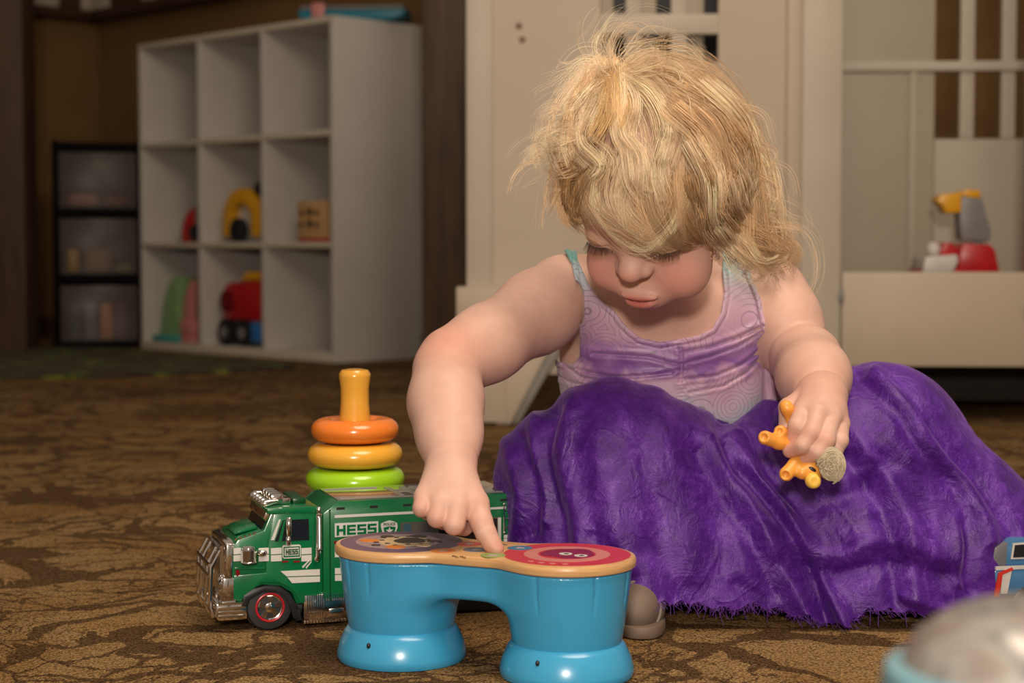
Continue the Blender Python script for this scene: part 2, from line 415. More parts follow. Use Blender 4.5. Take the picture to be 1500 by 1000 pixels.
def at_cell(name, col, row, u, dep, label, cat):
    t = empty(name, cell(col, row, u, dep) + Vector((0, 0, 0.001)), SHANG); tag(t, label, cat); return t
def wheels(t, xs, y0, r, w, mat=blk_p, hub=gry_p):
    for x in xs:
        bm = bmesh.new(); lathe(bm, [(r*0.7, 0), (r, 0.004), (r, w - 0.004), (r*0.7, w)], (x, y0, r), 24, 'y'); wl = obj('wheel', bm, mat, t)
        bm = bmesh.new(); lathe(bm, [(r*0.45, 0), (r*0.4, 0.004)], (x, y0 - 0.003, r), 16, 'y'); obj('hubcap', bm, hub, wl)
# red and grey toy dome, middle row left
t = at_cell('toy_helmet', 0, 1, 0.66, 0.13, 'small red and grey rounded toy in the left cube of the middle row', 'toy')
bm = bmesh.new(); prism(bm, [(-0.10, 0), (-0.09, 0.07), (-0.06, 0.12), (-0.01, 0.145), (0.0, 0.145), (0.0, 0)], -0.06, 0.06, 0.012); obj('shell', bm, red_p, t)
bm = bmesh.new(); prism(bm, [(0.0, 0), (0.0, 0.15), (0.04, 0.15), (0.08, 0.11), (0.10, 0)], -0.055, 0.055, 0.010); obj('rear_shell', bm, gry_p, t)
bm = bmesh.new(); lathe(bm, [(0.025, 0), (0.032, 0.004), (0.032, 0.02), (0.02, 0.024)], (0.02, -0.08, 0.04), 20, 'y'); obj('wheel', bm, blk_p, t)
# yellow arched toy with black wheel
t = at_cell('arched_toy_vehicle', 1, 1, 0.52, 0.11, 'yellow arched toy vehicle with a black wheel in the centre cube', 'toy')
arc = [(0.125 * math.cos(a), 0.09 + 0.125 * math.sin(a)) for a in np.linspace(0, PI, 18)]
inn = [(0.066 * math.cos(a), 0.085 + 0.068 * math.sin(a)) for a in np.linspace(PI, 0, 18)]
bm = bmesh.new(); prism(bm, [(0.125, 0.02)] + arc + [(-0.125, 0.02), (-0.066, 0.02)] + inn + [(0.066, 0.02)], -0.07, 0.07, 0.008); obj('body', bm, yel_p, t)
bm = bmesh.new(); prism(bm, [(-0.066, 0.03), (-0.066, 0.15), (0.066, 0.15), (0.066, 0.03)], -0.03, 0.04); obj('panel', bm, wht_p, t)
bm = bmesh.new(); lathe(bm, [(0.035, 0), (0.048, 0.006), (0.048, 0.03), (0.03, 0.036)], (0.0, -0.095, 0.048), 28, 'y'); obj('wheel', bm, blk_p, t)
bm = bmesh.new(); lathe(bm, [(0.018, 0), (0.026, 0.004), (0.026, 0.03), (0.01, 0.034)], (0.10, -0.06, 0.21), 20, 'y'); obj('roof_lamp', bm, blk_p, t)
bm = bmesh.new(); box(bm, -0.115, 0.125, -0.06, 0.06, 0.0, 0.03, 0.005); obj('chassis', bm, gry_p, t)
# wooden block box
t = at_cell('wooden_shape_box', 2, 1, 0.68, 0.09, 'wooden shape-sorter box with dark cut-outs in the right cube of the middle row', 'toy')
bm = bmesh.new(); box(bm, -0.11, 0.06, -0.06, 0.06, 0.012, 0.155, 0.006); obj('box_body', bm, beech, t)
for x, w in [(-0.09, 0.018), (-0.045, 0.026), (0.0, 0.018)]:
    for z in (0.055, 0.10):
        bm = bmesh.new(); box(bm, x, x + w, -0.0625, -0.059, z, z + w); obj('cut_out', bm, blk_p, t)
bm = bmesh.new(); box(bm, -0.11, 0.06, -0.058, 0.058, 0.0, 0.012, 0.003); obj('base', bm, red_p, t)
t = at_cell('toy_block', 2, 1, 0.91, 0.10, 'dark green and red toy block beside the wooden shape box', 'block')
bm = bmesh.new(); box(bm, -0.025, 0.03, -0.05, 0.02, 0.0, 0.06, 0.004); obj('lower_block', bm, red_p, t)
bm = bmesh.new(); box(bm, -0.025, 0.03, -0.05, 0.02, 0.06, 0.14, 0.004); obj('upper_block', bm, plain('dark_green', (0.03, 0.08, 0.04), 0.4), t)
# green and pink arched playset
t = at_cell('arched_playset', 0, 0, 0.43, 0.145, 'pale green and pink arched playset in the bottom left cube', 'toy')
def arch(x0, x1, z1, w):
    return [(x0, 0), (x0 + w*0.25, z1*0.62), (x0 + w*0.5, z1*0.9), (x0 + w*0.75, z1), (x1, z1), (x1, 0)]
bm = bmesh.new(); prism(bm, arch(-0.15, 0.0, 0.27, 0.15), -0.09, 0.09, 0.01); obj('green_arch', bm, grn_p, t)
bm = bmesh.new(); prism(bm, arch(-0.02, 0.08, 0.262, 0.12), -0.075, 0.10, 0.01); obj('pink_arch', bm, pink_p, t)
bm = bmesh.new(); prism(bm, arch(0.05, 0.17, 0.258, 0.12), -0.055, 0.11, 0.01); obj('brown_arch', bm, plain('brown_plastic', (0.20, 0.09, 0.06), 0.4), t)
bm = bmesh.new(); box(bm, -0.14, 0.06, -0.13, -0.08, 0.0, 0.028, 0.006); obj('teal_base', bm, plain('teal_base', (0.05, 0.30, 0.28), 0.4), t)
bm = bmesh.new(); box(bm, 0.05, 0.15, -0.12, -0.05, 0.03, 0.10, 0.01); box(bm, 0.06, 0.15, -0.12, -0.05, 0.0, 0.03, 0.004); obj('seat', bm, pink_p, t)
# red toy truck, bottom row middle
t = at_cell('red_toy_truck', 1, 0, 0.50, 0.145, 'shiny red toy truck with black wheels in the bottom middle cube', 'toy truck')
bm = bmesh.new(); prism(bm, [(-0.13, 0.10), (-0.14, 0.20), (-0.11, 0.255), (0.16, 0.265), (0.16, 0.10)], -0.10, 0.08, 0.02); obj('body', bm, red_p, t)
bm = bmesh.new(); prism(bm, [(-0.06, 0.262), (0.0, 0.30), (0.15, 0.30), (0.15, 0.265)], -0.07, 0.06, 0.008); obj('roof', bm, yel_p, t)
bm = bmesh.new(); box(bm, -0.13, 0.15, -0.08, 0.08, 0.06, 0.105, 0.008); obj('chassis', bm, wht_p, t)
bm = bmesh.new(); box(bm, 0.09, 0.155, -0.12, -0.09, 0.02, 0.10, 0.006); obj('side_tank', bm, blu_p, t)
bm = bmesh.new(); lathe(bm, [(0.02, 0), (0.045, 0.005), (0.045, 0.01)], (-0.09, -0.112, 0.18), 20, 'y'); obj('headlamp', bm, plain('dark_red', (0.15, 0.005, 0.01), 0.3), t)
wheels(t, (-0.085, 0.035), -0.12, 0.055, 0.04)
# teal toy tray on top of the shelf
t = empty('teal_toy_boat', (-0.600, 6.62, SH + 0.001), -0.10); tag(t, 'teal and grey toy boat lying on top of the cube shelf', 'toy')
bm = bmesh.new(); prism(bm, [(-0.212, 0.045), (-0.20, 0.015), (-0.16, 0.0), (0.15, 0.0), (0.20, 0.02), (0.212, 0.045)], -0.10, 0.10, 0.012); obj('hull', bm, teal_p, t)
bm = bmesh.new(); box(bm, -0.20, 0.20, -0.09, 0.09, 0.045, 0.062, 0.008); obj('deck', bm, gry_p, t)
bm = bmesh.new(); box(bm, -0.15, -0.10, -0.112, -0.10, 0.015, 0.07, 0.005); obj('stripe', bm, pink_p, t)

# ------------------------------------------------------------------ drawer tower
clear = G('smoky_plastic'); clear.set(Base_Color=(0.16, 0.12, 0.10), Roughness=0.3, Alpha=0.30); clear = clear.m
dt = empty('drawer_tower', (-1.80, 7.42, 0), 0.28); tag(dt, 'black three-drawer storage tower with clear drawers, left of the white cube shelf', 'drawers')
bm = bmesh.new()
DW, DD, DH = 0.37, 0.30, 0.885
for x in (-DW/2, DW/2 - 0.022): box(bm, x, x + 0.022, -DD/2, DD/2, 0.0, DH, 0.004)
box(bm, -DW/2, DW/2, DD/2 - 0.01, DD/2, 0, DH)
for z in (0.02, 0.305, 0.585, DH - 0.02): box(bm, -DW/2, DW/2, -DD/2, DD/2, z - 0.02, z + 0.012)
obj('frame', bm, plain('matte_black', (0.006, 0.005, 0.006), 0.9, Specular_IOR_Level=0.1), dt)
DM = Matrix.Translation((-1.80, 7.42, 0)) @ Matrix.Rotation(0.28, 4, 'Z')
for z in (0.034, 0.319, 0.599):
    bm = bmesh.new(); x0, x1, y0, y1 = -DW/2 + 0.026, DW/2 - 0.026, -DD/2 - 0.004, DD/2 - 0.02; h = 0.235
    box(bm, x0, x1, y0, y0 + 0.004, z, z + h, 0.001); box(bm, x0, x0 + 0.003, y0 + 0.004, y1, z, z + h); box(bm, x1 - 0.003, x1, y0 + 0.004, y1, z, z + h); box(bm, x0, x1, y0 + 0.004, y1, z, z + 0.003)
    d = obj('drawer', bm, clear, dt)
    bm = bmesh.new(); box(bm, -0.05, 0.05, y0 - 0.012, y0, z + h - 0.03, z + h - 0.018, 0.003); obj('handle', bm, clear, d)
def inbox(name, x, z, w, h, mat, label, cat='toy', rnd=0.012, y=-0.05, tilt=0.0):
    bm = bmesh.new(); box(bm, -w/2, w/2, -0.05, 0.05, 0, h, rnd, 3)
    o = obj(name, bm, mat); o.location = DM @ Vector((x, y, z + 0.004)); o.rotation_euler = (0, tilt, 0.28); tag(o, label, cat)
inbox('toy_bundle', -0.06, 0.602, 0.13, 0.055, pink_p, 'salmon pink soft toy in the top clear drawer', rnd=0.025)
inbox('toy_bundle', 0.075, 0.602, 0.10, 0.045, plain('dull_red', (0.22, 0.05, 0.04), 0.6), 'dull red toy at the right of the top clear drawer', rnd=0.02)
inbox('toy_block', -0.105, 0.322, 0.05, 0.10, yel_p, 'yellow toy block at the left of the middle clear drawer', 'block')
inbox('toy_bundle', -0.002, 0.322, 0.12, 0.10, plain('tan_toy', (0.35, 0.17, 0.07), 0.6), 'tan toy in the centre of the middle clear drawer', rnd=0.03)
inbox('toy_block', 0.108, 0.322, 0.07, 0.035, plain('lime_toy', (0.20, 0.25, 0.04), 0.5), 'lime toy block at the right of the middle clear drawer', 'block')
for k, (x, mt, nm) in enumerate([(-0.10, plain('sea_green', (0.06, 0.12, 0.08), 0.6), 'sea green'), (-0.035, gry_p, 'grey'), (0.03, org_p, 'orange'), (0.09, plain('dusky_rose', (0.16, 0.05, 0.06), 0.6), 'dusky rose')]):
    inbox('toy_book', x, 0.037, 0.05, 0.15, mt, nm + ' toy standing upright in the bottom clear drawer', 'toy', 0.004)

# ------------------------------------------------------------------ cream playhouse
g = G('cream_paint'); c = g.coord()
base = g.ramp(g.noise(c, 2.5, 4), [(0.3, (0.44, 0.36, 0.275)), (0.7, (0.49, 0.40, 0.305))])
scf = g.ramp(g.noise(c, 23, 5, 0.7), [(0.70, (1, 1, 1)), (0.78, (0.85, 0.82, 0.78))])
g.set(Base_Color=g.mix(1.0, base, scf, 'MULTIPLY'), Roughness=0.5); g.bump(g.noise(c, 60, 2), 0.1, 0.002); cream = g.m
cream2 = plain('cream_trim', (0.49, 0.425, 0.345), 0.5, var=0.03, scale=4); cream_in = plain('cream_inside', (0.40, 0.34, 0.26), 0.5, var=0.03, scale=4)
black_gap = plain('dark_gap', (0.02, 0.014, 0.010), 0.9)
ph = empty('playhouse', (0, 0, 0)); tag(ph, 'large cream wooden playhouse with lattice windows standing behind the child', 'playhouse')
YP = 4.15
def X_(px, Y): return (px - 750) / FPX * Y
def Z_(py, Y): return P(750, py, Y).z
def pbox(name, px0, px1, py0, py1, y0, y1, mat=cream, bev=0.004, parent=ph):
    bm = bmesh.new(); box(bm, X_(px0, y0), X_(px1, y0), y0, y1, Z_(py1, y0), Z_(py0, y0), bev); return obj(name, bm, mat, parent)
def zb(name, x0, x1, y0, y1, z0, z1, mat=cream, bev=0.004, parent=ph):
    bm = bmesh.new(); box(bm, x0, x1, y0, y1, z0, z1, bev); return obj(name, bm, mat, parent)
# front wall left of the bay, with the lattice window left open
zt = 1.55
wx0, wx1 = X_(878, YP), X_(1050, YP); wz = Z_(92, YP)
zb('front_panel', X_(686, YP), wx0, YP, YP + 0.03, 0.12, zt, cream, 0)
zb('front_panel', wx0, wx1, YP, YP + 0.03, 0.12, wz, cream, 0)
zb('front_panel', wx1, X_(1160, YP), YP, YP + 0.03, 0.12, zt, cream, 0)
for a, b in ((915, 938), (981, 1004)): zb('window_bar', X_(a, YP), X_(b, YP), YP + 0.001, YP + 0.028, wz, zt, cream2, 0.003)
zb('window_rail', wx0, wx1, YP - 0.003, YP + 0.026, Z_(50, YP), Z_(20, YP), cream2, 0.003)
zb('window_rail', wx0, wx1, YP - 0.003, YP + 0.026, zt - 0.42, zt - 0.37, cream2, 0.003)
for a, b in ((880, 899), (938, 962), (1004, 1032)): zb('reveal_slab', X_(a, YP), X_(b, YP), YP + 0.05, YP + 0.065, wz - 0.05, zt, cream_in, 0.002)  # added cream slabs stand in for the lit reveals in each opening
zb('shade_backing', wx0 - 0.1, wx1 + 0.1, YP + 0.45, YP + 0.47, 0.3, zt, blk_p, 0)  # added black sheet stands in for the dark inside of the house
# trims
pbox('corner_trim', 683, 722, -400, 430, YP - 0.012, YP, cream2)
pbox('vertical_trim', 1150, 1172, -400, 560, YP - 0.015, YP + 0.02, cream)
pbox('wall_post', 1172, 1232, -400, 560, YP - 0.02, YP + 0.05, cream2, 0.006)
# stepped base at the left and its foot
pbox('base_board', 668, 760, 420, 470, YP - 0.05, YP + 0.03, cream)
pbox('base_leg', 697, 742, 470, 619, YP - 0.05, YP + 0.03, cream, 0.004)
pbox('base_panel', 755, 1160, 420, 505, YP - 0.03, YP + 0.03, cream2, 0.004)
b = P(745, 619, YP - 0.03); b2 = P(808, 505, YP - 0.03)
bm = bmesh.new(); prism(bm, [(b.x - 0.03, 0.001), (b.x + 0.025, 0.001), (b2.x + 0.03, b2.z), (b2.x - 0.09, b2.z)], YP - 0.03, YP + 0.02, 0.003); obj('base_brace', bm, plain('grey_brace', (0.25, 0.23, 0.20), 0.5), ph)
bm = bmesh.new(); prism(bm, [(b.x - 0.03, 0.001), (b.x + 0.004, 0.001), (b2.x + 0.00, b2.z), (b2.x - 0.12, b2.z)], YP - 0.045, YP - 0.031, 0.003); obj('base_gusset', bm, cream, ph)
# bay: low front wall slightly turned, inside back wall with open lattice, right post
bay = empty('bay', (X_(1232, YP), YP, 0), -0.06, ph)
bw = X_(1490, YP) - X_(1232, YP) + 0.05; zl0, zl1 = Z_(536, YP), Z_(398, YP)
def bb(name, x0, x1, y0, y1, z0, z1, mat=cream, bev=0.004):
    bm = bmesh.new(); box(bm, x0, x1, y0, y1, z0, z1, bev); return obj(name, bm, mat, bay)
bb('low_front_wall', 0.0, bw - 0.03, -0.01, 0.02, zl0, zl1)
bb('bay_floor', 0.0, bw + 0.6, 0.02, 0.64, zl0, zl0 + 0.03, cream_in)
bb('front_post', bw - 0.035, bw + 0.05, -0.02, 0.05, zl0, zt, cream)
DB = 0.62
zr = CAM_H + (365 - 205) / FPX * (YP + DB)      # sill of the inside lattice
ox0 = X_(1362, YP + DB) - X_(1232, YP) - 0.035; ox1 = ox0 + 0.70
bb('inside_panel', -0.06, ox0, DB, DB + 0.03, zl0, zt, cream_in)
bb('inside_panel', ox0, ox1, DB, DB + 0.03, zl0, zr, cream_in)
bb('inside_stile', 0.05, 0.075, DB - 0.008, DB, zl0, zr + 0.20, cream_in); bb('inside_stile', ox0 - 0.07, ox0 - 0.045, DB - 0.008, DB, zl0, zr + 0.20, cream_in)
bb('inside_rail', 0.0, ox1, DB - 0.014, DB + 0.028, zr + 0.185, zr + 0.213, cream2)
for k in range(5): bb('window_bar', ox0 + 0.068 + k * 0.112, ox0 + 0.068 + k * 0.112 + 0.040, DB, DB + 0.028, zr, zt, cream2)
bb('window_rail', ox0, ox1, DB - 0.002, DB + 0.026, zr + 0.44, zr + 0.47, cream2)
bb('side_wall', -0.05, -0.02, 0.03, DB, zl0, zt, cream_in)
zb('latch', X_(1226, YP), X_(1233, YP), YP - 0.028, YP - 0.02, Z_(441, YP), Z_(424, YP), gry_p, 0.001)
zb('latch', X_(1492, YP), X_(1499, YP), YP - 0.075, YP - 0.06, Z_(452, YP), Z_(440, YP), gry_p, 0.001)
for px, py in ((760, 38), (765, 58)):
    bm = bmesh.new(); lathe(bm, [(0.006, 0), (0.008, 0.002), (0.006, 0.004)], (X_(px, YP), YP - 0.004, Z_(py, YP)), 14, 'y'); obj('screw_hole', bm, plain('rust_mark', (0.20, 0.12, 0.08), 0.7), ph)
# rear wheels/feet under the house keep it off the carpet
for px in (1180, 1600):
    zb('foot_block', X_(px, YP) , X_(px, YP) + 0.06, YP + 0.25, YP + 0.35, 0.0, zl0 + 0.001, plain('foot_and_gap_dark', (0.03, 0.02, 0.015), 0.8))
zb('gap_shade', X_(1000, YP), X_(1700, YP), YP + 0.30, YP + 0.64, 0.03, zl0, plain('foot_and_gap_dark', (0.03, 0.02, 0.015), 0.8))  # near-black block painted in for the shadow gap beneath the bay

# toy fire engine with a grey crane on the bay floor
fy = YP + 0.22
ft = empty('toy_fire_engine', (0, 0, 0)); tag(ft, 'red and white toy fire engine with grey crane arm on the playhouse ledge', 'toy truck')
zf = zl0 + 0.031
def fq(name, pts, y0, y1, mat, bev=0.005):
    bm = bmesh.new(); prism(bm, [(X_(a, fy), Z_(b, fy)) for a, b in pts], y0, y1, bev); return obj(name, bm, mat, ft)
bm = bmesh.new(); box(bm, X_(1338, fy), X_(1452, fy), fy - 0.07, fy + 0.07, zf + 0.02, Z_(392, fy), 0.01); obj('chassis', bm, red_p, ft)
fq('body', [(1392, 398), (1396, 362), (1404, 356), (1438, 358), (1446, 366), (1453, 398)], fy - 0.07, fy + 0.07, red_p)
fq('cab_roof', [(1368, 374), (1374, 356), (1386, 355), (1396, 366), (1396, 374)], fy - 0.05, fy + 0.05, red_p)
fq('cab', [(1340, 399), (1344, 376), (1390, 372), (1392, 382), (1384, 399)], fy - 0.08, fy + 0.06, wht_p)
bm = bmesh.new(); ball(bm, (X_(1362, fy), fy - 0.03, Z_(365, fy)), 0.02, 18); obj('beacon', bm, wht_p, ft)
fq('turntable', [(1410, 356), (1412, 368), (1432, 368), (1434, 354)], fy - 0.035, fy + 0.035, plain('grey_teal', (0.13, 0.20, 0.20), 0.4))
fq('crane_arm', [(1402, 352), (1399, 318), (1402, 282), (1430, 280), (1447, 340), (1445, 354)], fy - 0.03, fy + 0.03, gry_p, 0.008)
fq('bucket', [(1364, 295), (1372, 285), (1402, 281), (1402, 312), (1378, 313), (1374, 302)], fy - 0.035, fy + 0.035, yel_p, 0.006)
fq('arm_cap', [(1398, 286), (1408, 278), (1428, 279), (1430, 291), (1414, 290)], fy - 0.034, fy + 0.034, yel_p, 0.004)
for px in (1356, 1430):
    bm = bmesh.new(); lathe(bm, [(0.015, 0), (0.026, 0.004), (0.026, 0.02)], (X_(px, fy), fy - 0.09, zf + 0.027), 18, 'y'); obj('wheel', bm, blk_p, ft)
# small yellowish ball in the dark under the house
bm = bmesh.new(); pb = P(1369, 579, 4.38); ball(bm, (pb.x, pb.y, 0.024), 0.026, 20, (1.5, 1, 0.9)); tag(obj('small_ball', bm, plain('dull_yellow', (0.35, 0.30, 0.10), 0.6)), 'small dull yellow toy lying in the shadow under the playhouse', 'toy')
# ------------------------------------------------------------------ ring stacker behind the truck
SX, SY = X_(519, 2.11), 2.11
def glossy(name, col, rough=0.22, **kw):
    return plain(name, col, rough, var=0.02, scale=15, Coat_Weight=0.3, Coat_Roughness=0.12, **kw)
st = empty('ring_stacker', (SX, SY, 0)); tag(st, 'yellow plastic stacking post with a flared top, holding the coloured rings', 'toy')
yel_post = glossy('stacker_yellow', (0.72, 0.36, 0.045))
bm = bmesh.new(); lathe(bm, [(0.0135, 0.04), (0.0195, 0.16), (0.0195, 0.21), (0.0175, 0.235), (0.0175, 0.252), (0.0195, 0.266), (0.0195, 0.270), (0.0165, 0.2745), (0.008, 0.276)], n=36); obj('post', bm, yel_post, st)
bm = bmesh.new(); lathe(bm, [(0.055, 0.0), (0.066, 0.004), (0.067, 0.012), (0.06, 0.028), (0.035, 0.038), (0.015, 0.041)], n=48); obj('base', bm, yel_post, st)
def ring(z, R, r, col, name, where):
    bm = bmesh.new(); torus(bm, (0, 0, 0), R - r, r, 56, 18, squash=0.88)
    o = obj('stacking_ring', bm, glossy('ring_' + name, col)); o.location = (SX, SY, z); tag(o, f'{name} plastic stacking ring, {where}', 'ring', 'rings on the stacking post')
ring(0.052, 0.067, 0.0175, (0.03, 0.12, 0.42), 'blue', 'lowest on the post behind the truck'); ring(0.081, 0.065, 0.0165, (0.02, 0.34, 0.36), 'teal', 'second from the bottom, hidden by the truck'); ring(0.110, 0.063, 0.0165, (0.10, 0.50, 0.20), 'deep green', 'just under the lime green ring')
ring(0.1395, 0.0615, 0.0165, (0.33, 0.62, 0.015), 'lime green', 'third from the top of the stack')
ring(0.1700, 0.0590, 0.0165, (0.80, 0.40, 0.04), 'golden yellow', 'between the green and the orange ring')
ring(0.2005, 0.0545, 0.0165, (0.82, 0.21, 0.025), 'orange', 'topmost ring of the stack')

# ------------------------------------------------------------------ green toy police truck
TO = (-0.3129, 1.866); TA = math.radians(19); TC, TS = math.cos(TA), math.sin(TA); TW = 0.098
truck = empty('toy_truck', (TO[0], TO[1], 0), TA); tag(truck, 'green toy police truck with chrome trim, roof lettering and a wide box body', 'toy truck')
def S(px, py, off=0.0):
    u = (px - 750) / FPX
    l = (u * (TO[1] + off * TC) - (TO[0] - off * TS)) / (TC - TS * u)
    Y = TO[1] + TS * l + off * TC; return (l, P(px, py, Y).z)
def SS(pts, off=0.0): return [S(a, b, off) for a, b in pts]
green = glossy('truck_green', (0.004, 0.135, 0.045), 0.2); green_d = plain('truck_dark_green', (0.003, 0.055, 0.016), 0.3)
chrome = plain('chrome', (0.86, 0.82, 0.78), 0.12, 1.0, var=0.03); white_d = plain('decal_white', (0.60, 0.58, 0.54), 0.35, var=0.02)
tyre = plain('tyre_rubber', (0.018, 0.017, 0.017), 0.6, bump=0.2); redrim = plain('red_rim', (0.42, 0.012, 0.02), 0.3)
glassd = plain('smoked_glass', (0.012, 0.014, 0.02), 0.08); silverpane = plain('silver_pane', (0.30, 0.27, 0.22), 0.2, 0.7); redlite = plain('red_light', (0.20, 0.005, 0.008), 0.25)
def tp(name, pts, y0, y1, mat, bev=0.0, parent=truck, px=True):
    bm = bmesh.new(); prism(bm, SS(pts) if px else pts, y0, y1, bev); return obj(name, bm, mat, parent)
# cab with hood
lF = 0.004
cab = [(334, 806), (346, 790), (384, 777), (396, 748), (462, 744), (470, 760), (470, 884), (431, 884), (425, 868), (408, 858), (380, 856), (362, 866), (352, 882), (336, 880)]
tp('cab', cab, 0.0, TW, green, 0.0012)
tp('cab_side', [(386, 812), (398, 752), (462, 748), (462, 880), (436, 882), (424, 862), (404, 852), (380, 852), (356, 870), (350, 878), (338, 878), (338, 842), (386, 838)], -0.003, 0.001, green, 0.0008)
tp('roof_edge', [(388, 752), (388, 745), (462, 740), (463, 750)], -0.004, TW + 0.004, green, 0.001)
tp('hood_ribs', [(345, 787), (352, 781), (378, 773), (380, 778)], 0.02, TW - 0.02, green, 0.001)
for k in range(5):
    tp('hood_vent', [(340 + k*7, 789 - k*2.2), (343 + k*7, 788 - k*2.2), (344 + k*7, 790.5 - k*2.2), (341 + k*7, 791.5 - k*2.2)], -0.001, 0.003, chrome)
tp('fender_arch', [(349, 886), (352, 872), (367, 861), (385, 857), (405, 858), (420, 868), (430, 884), (434, 905), (426, 905), (418, 880), (404, 866), (380, 866), (362, 876), (356, 888)], -0.0045, 0.02, blk_p, 0.0005)
tp('chassis', [(340, 884), (750, 880), (750, 896), (340, 904)], 0.012, TW - 0.012, blk_p, 0.001)
# window, mirror, pillars
tp('side_window', [(399, 792), (411, 761), (449, 759), (450, 790)], -0.0036, 0.001, glassd)
tp('window_pillar', [(393, 790), (405, 760), (408, 760), (398, 790)], -0.0042, -0.002, white_d); tp('window_divider', [(404, 792), (412, 762), (415, 762), (409, 792)], -0.0042, -0.002, green)
def chcyl(name, px, y0, y1, r, parent=truck, rings=True, off=-0.010, mat=chrome):
    l, z0 = S(px, y1, off); z1 = S(px, y0, off)[1]; bm = bmesh.new(); prof = [(r*0.6, z0), (r, z0 + 0.001)]
    if rings:
        n = max(3, int((z1 - z0) / 0.0022))
        for i in range(n):
            a = z0 + 0.002 + (z1 - z0 - 0.004) * i / n; prof += [(r, a), (r*0.82, a + (z1 - z0) / n * 0.5)]
    prof += [(r, z1 - 0.001), (r*0.6, z1)]
    lathe(bm, prof, (l, off, 0), 18); return obj(name, bm, mat, parent, 60)
chcyl('mirror', 421, 757, 785, 0.0034, rings=False); m_ = chcyl('mirror_bracket', 420, 785, 798, 0.0030, rings=False)
bm = bmesh.new(); l, z = S(420, 770); tube(bm, [(l, -0.010, z), (l + 0.004, 0.0, z)], 0.001, 6); obj('mirror_arm', bm, chrome, truck)
chcyl('exhaust_stack', 465, 752, 806, 0.0040, off=-0.008); chcyl('stack_top', 465, 742, 752, 0.0028, rings=False, off=-0.008)
bm = bmesh.new(); l, z = S(464, 806, -0.008); tube(bm, [(l, -0.008, z), (l, -0.008, z - 0.006), (l - 0.001, -0.006, z - 0.010)], 0.0028, 10); ball(bm, (l - 0.001, -0.006, z - 0.010), 0.0032, 10); obj('stack_elbow', bm, chrome, truck)
chcyl('air_cleaner', 361, 800, 825, 0.0085, off=-0.011)
bm = bmesh.new(); l, z = S(361, 803, -0.011); ball(bm, (l, -0.011, z + 0.001), 0.0074, 18, (1, 1, 0.35)); obj('air_cleaner_cap', bm, chrome, truck)
bm = bmesh.new(); l, z = S(381, 810, -0.006); ball(bm, (l, -0.005, z), 0.0052, 16, (1.2, 0.8, 0.8)); tube(bm, [(l - 0.01, -0.004, z), (l, -0.004, z)], 0.002, 8); obj('air_duct', bm, chrome, truck)
# decals on the cab
for a, b in ((338, 349), (375, 390), (393, 409), (438, 453)):
    for y in ((801.5, 810.5), (812, 821)): tp('white_stripe', [(a, y[0] + 0.4), (b, y[0] - 0.4), (b, y[1] - 0.4), (a, y[1] + 0.4)], -0.0036, -0.0028, white_d)
badge = tp('cab_badge', [(410, 799), (412, 797.5), (435, 796.5), (437, 798), (437, 814), (435, 816), (412, 817), (410, 815)], -0.0042, -0.0028, white_d)
tp('badge_frame', [(411.5, 800), (435.5, 798.5), (435.5, 800), (411.5, 801.5)], -0.0046, -0.0040, green, parent=badge); tp('badge_frame', [(411.5, 813), (435.5, 812), (435.5, 814), (411.5, 815)], -0.0046, -0.0040, green, parent=badge)
tp('badge_frame', [(411.5, 800), (413, 800), (413, 815), (411.5, 815)], -0.0046, -0.0040, green, parent=badge); tp('badge_frame', [(434, 799), (435.5, 799), (435.5, 814), (434, 814)], -0.0046, -0.0040, green, parent=badge)
HESS = {'H': [(0, 0, .28, 1), (.72, 0, 1, 1), (.28, .38, .72, .64)],
        'E': [(0, 0, .28, 1), (.28, .78, 1, 1), (.28, .39, .94, .61), (.28, 0, 1, .22)],
        'S': [(0, .78, 1, 1), (0, .39, .28, .78), (.28, .39, 1, .61), (.72, .22, 1, .39), (0, 0, 1, .22), (0, .61, .28, .78)]}
def hess(l0, z0, l1, z1, put, w=0.85):
    step = (l1 - l0) / 4
    for i, chh_ in enumerate('HESS'):
        for a, b, c, d in HESS[chh_]:
            x = l0 + i * step; put(x + a * step * w, z0 + b * (z1 - z0), x + c * step * w, z0 + d * (z1 - z0))
bm = bmesh.new(); l0, z0 = S(415, 811.5); l1, z1 = S(433.5, 802.5); hess(l0, z0, l1, z1, lambda a, b, c, d: box(bm, a, c, -0.0048, -0.0041, b, d), 0.88); obj('badge_lettering', bm, green_d, badge)
for a in (409, 426): tp('marker_light', [(a, 820.5), (a + 9, 820), (a + 10, 822), (a + 1, 823)], -0.004, -0.002, redlite)
tp('door_louvre', [(439, 829), (452, 816), (453, 817), (440, 831)], -0.004, -0.002, white_d); tp('door_louvre', [(444, 830), (452, 821), (453, 822), (445, 832)], -0.004, -0.002, white_d)
tp('white_stripe', [(407, 835.5), (465, 832.5), (465, 841.5), (416, 843)], -0.0038, -0.0028, white_d); tp('white_stripe', [(417, 844.5), (465, 843), (465, 851), (424, 853)], -0.0038, -0.0028, white_d)
tp('turn_signal', [(341, 835), (346, 833), (347, 841), (342, 843)], -0.004, 0.002, redlite)
tp('body_crease', [(340, 831), (384, 829), (384, 832), (340, 833)], -0.004, -0.001, green)
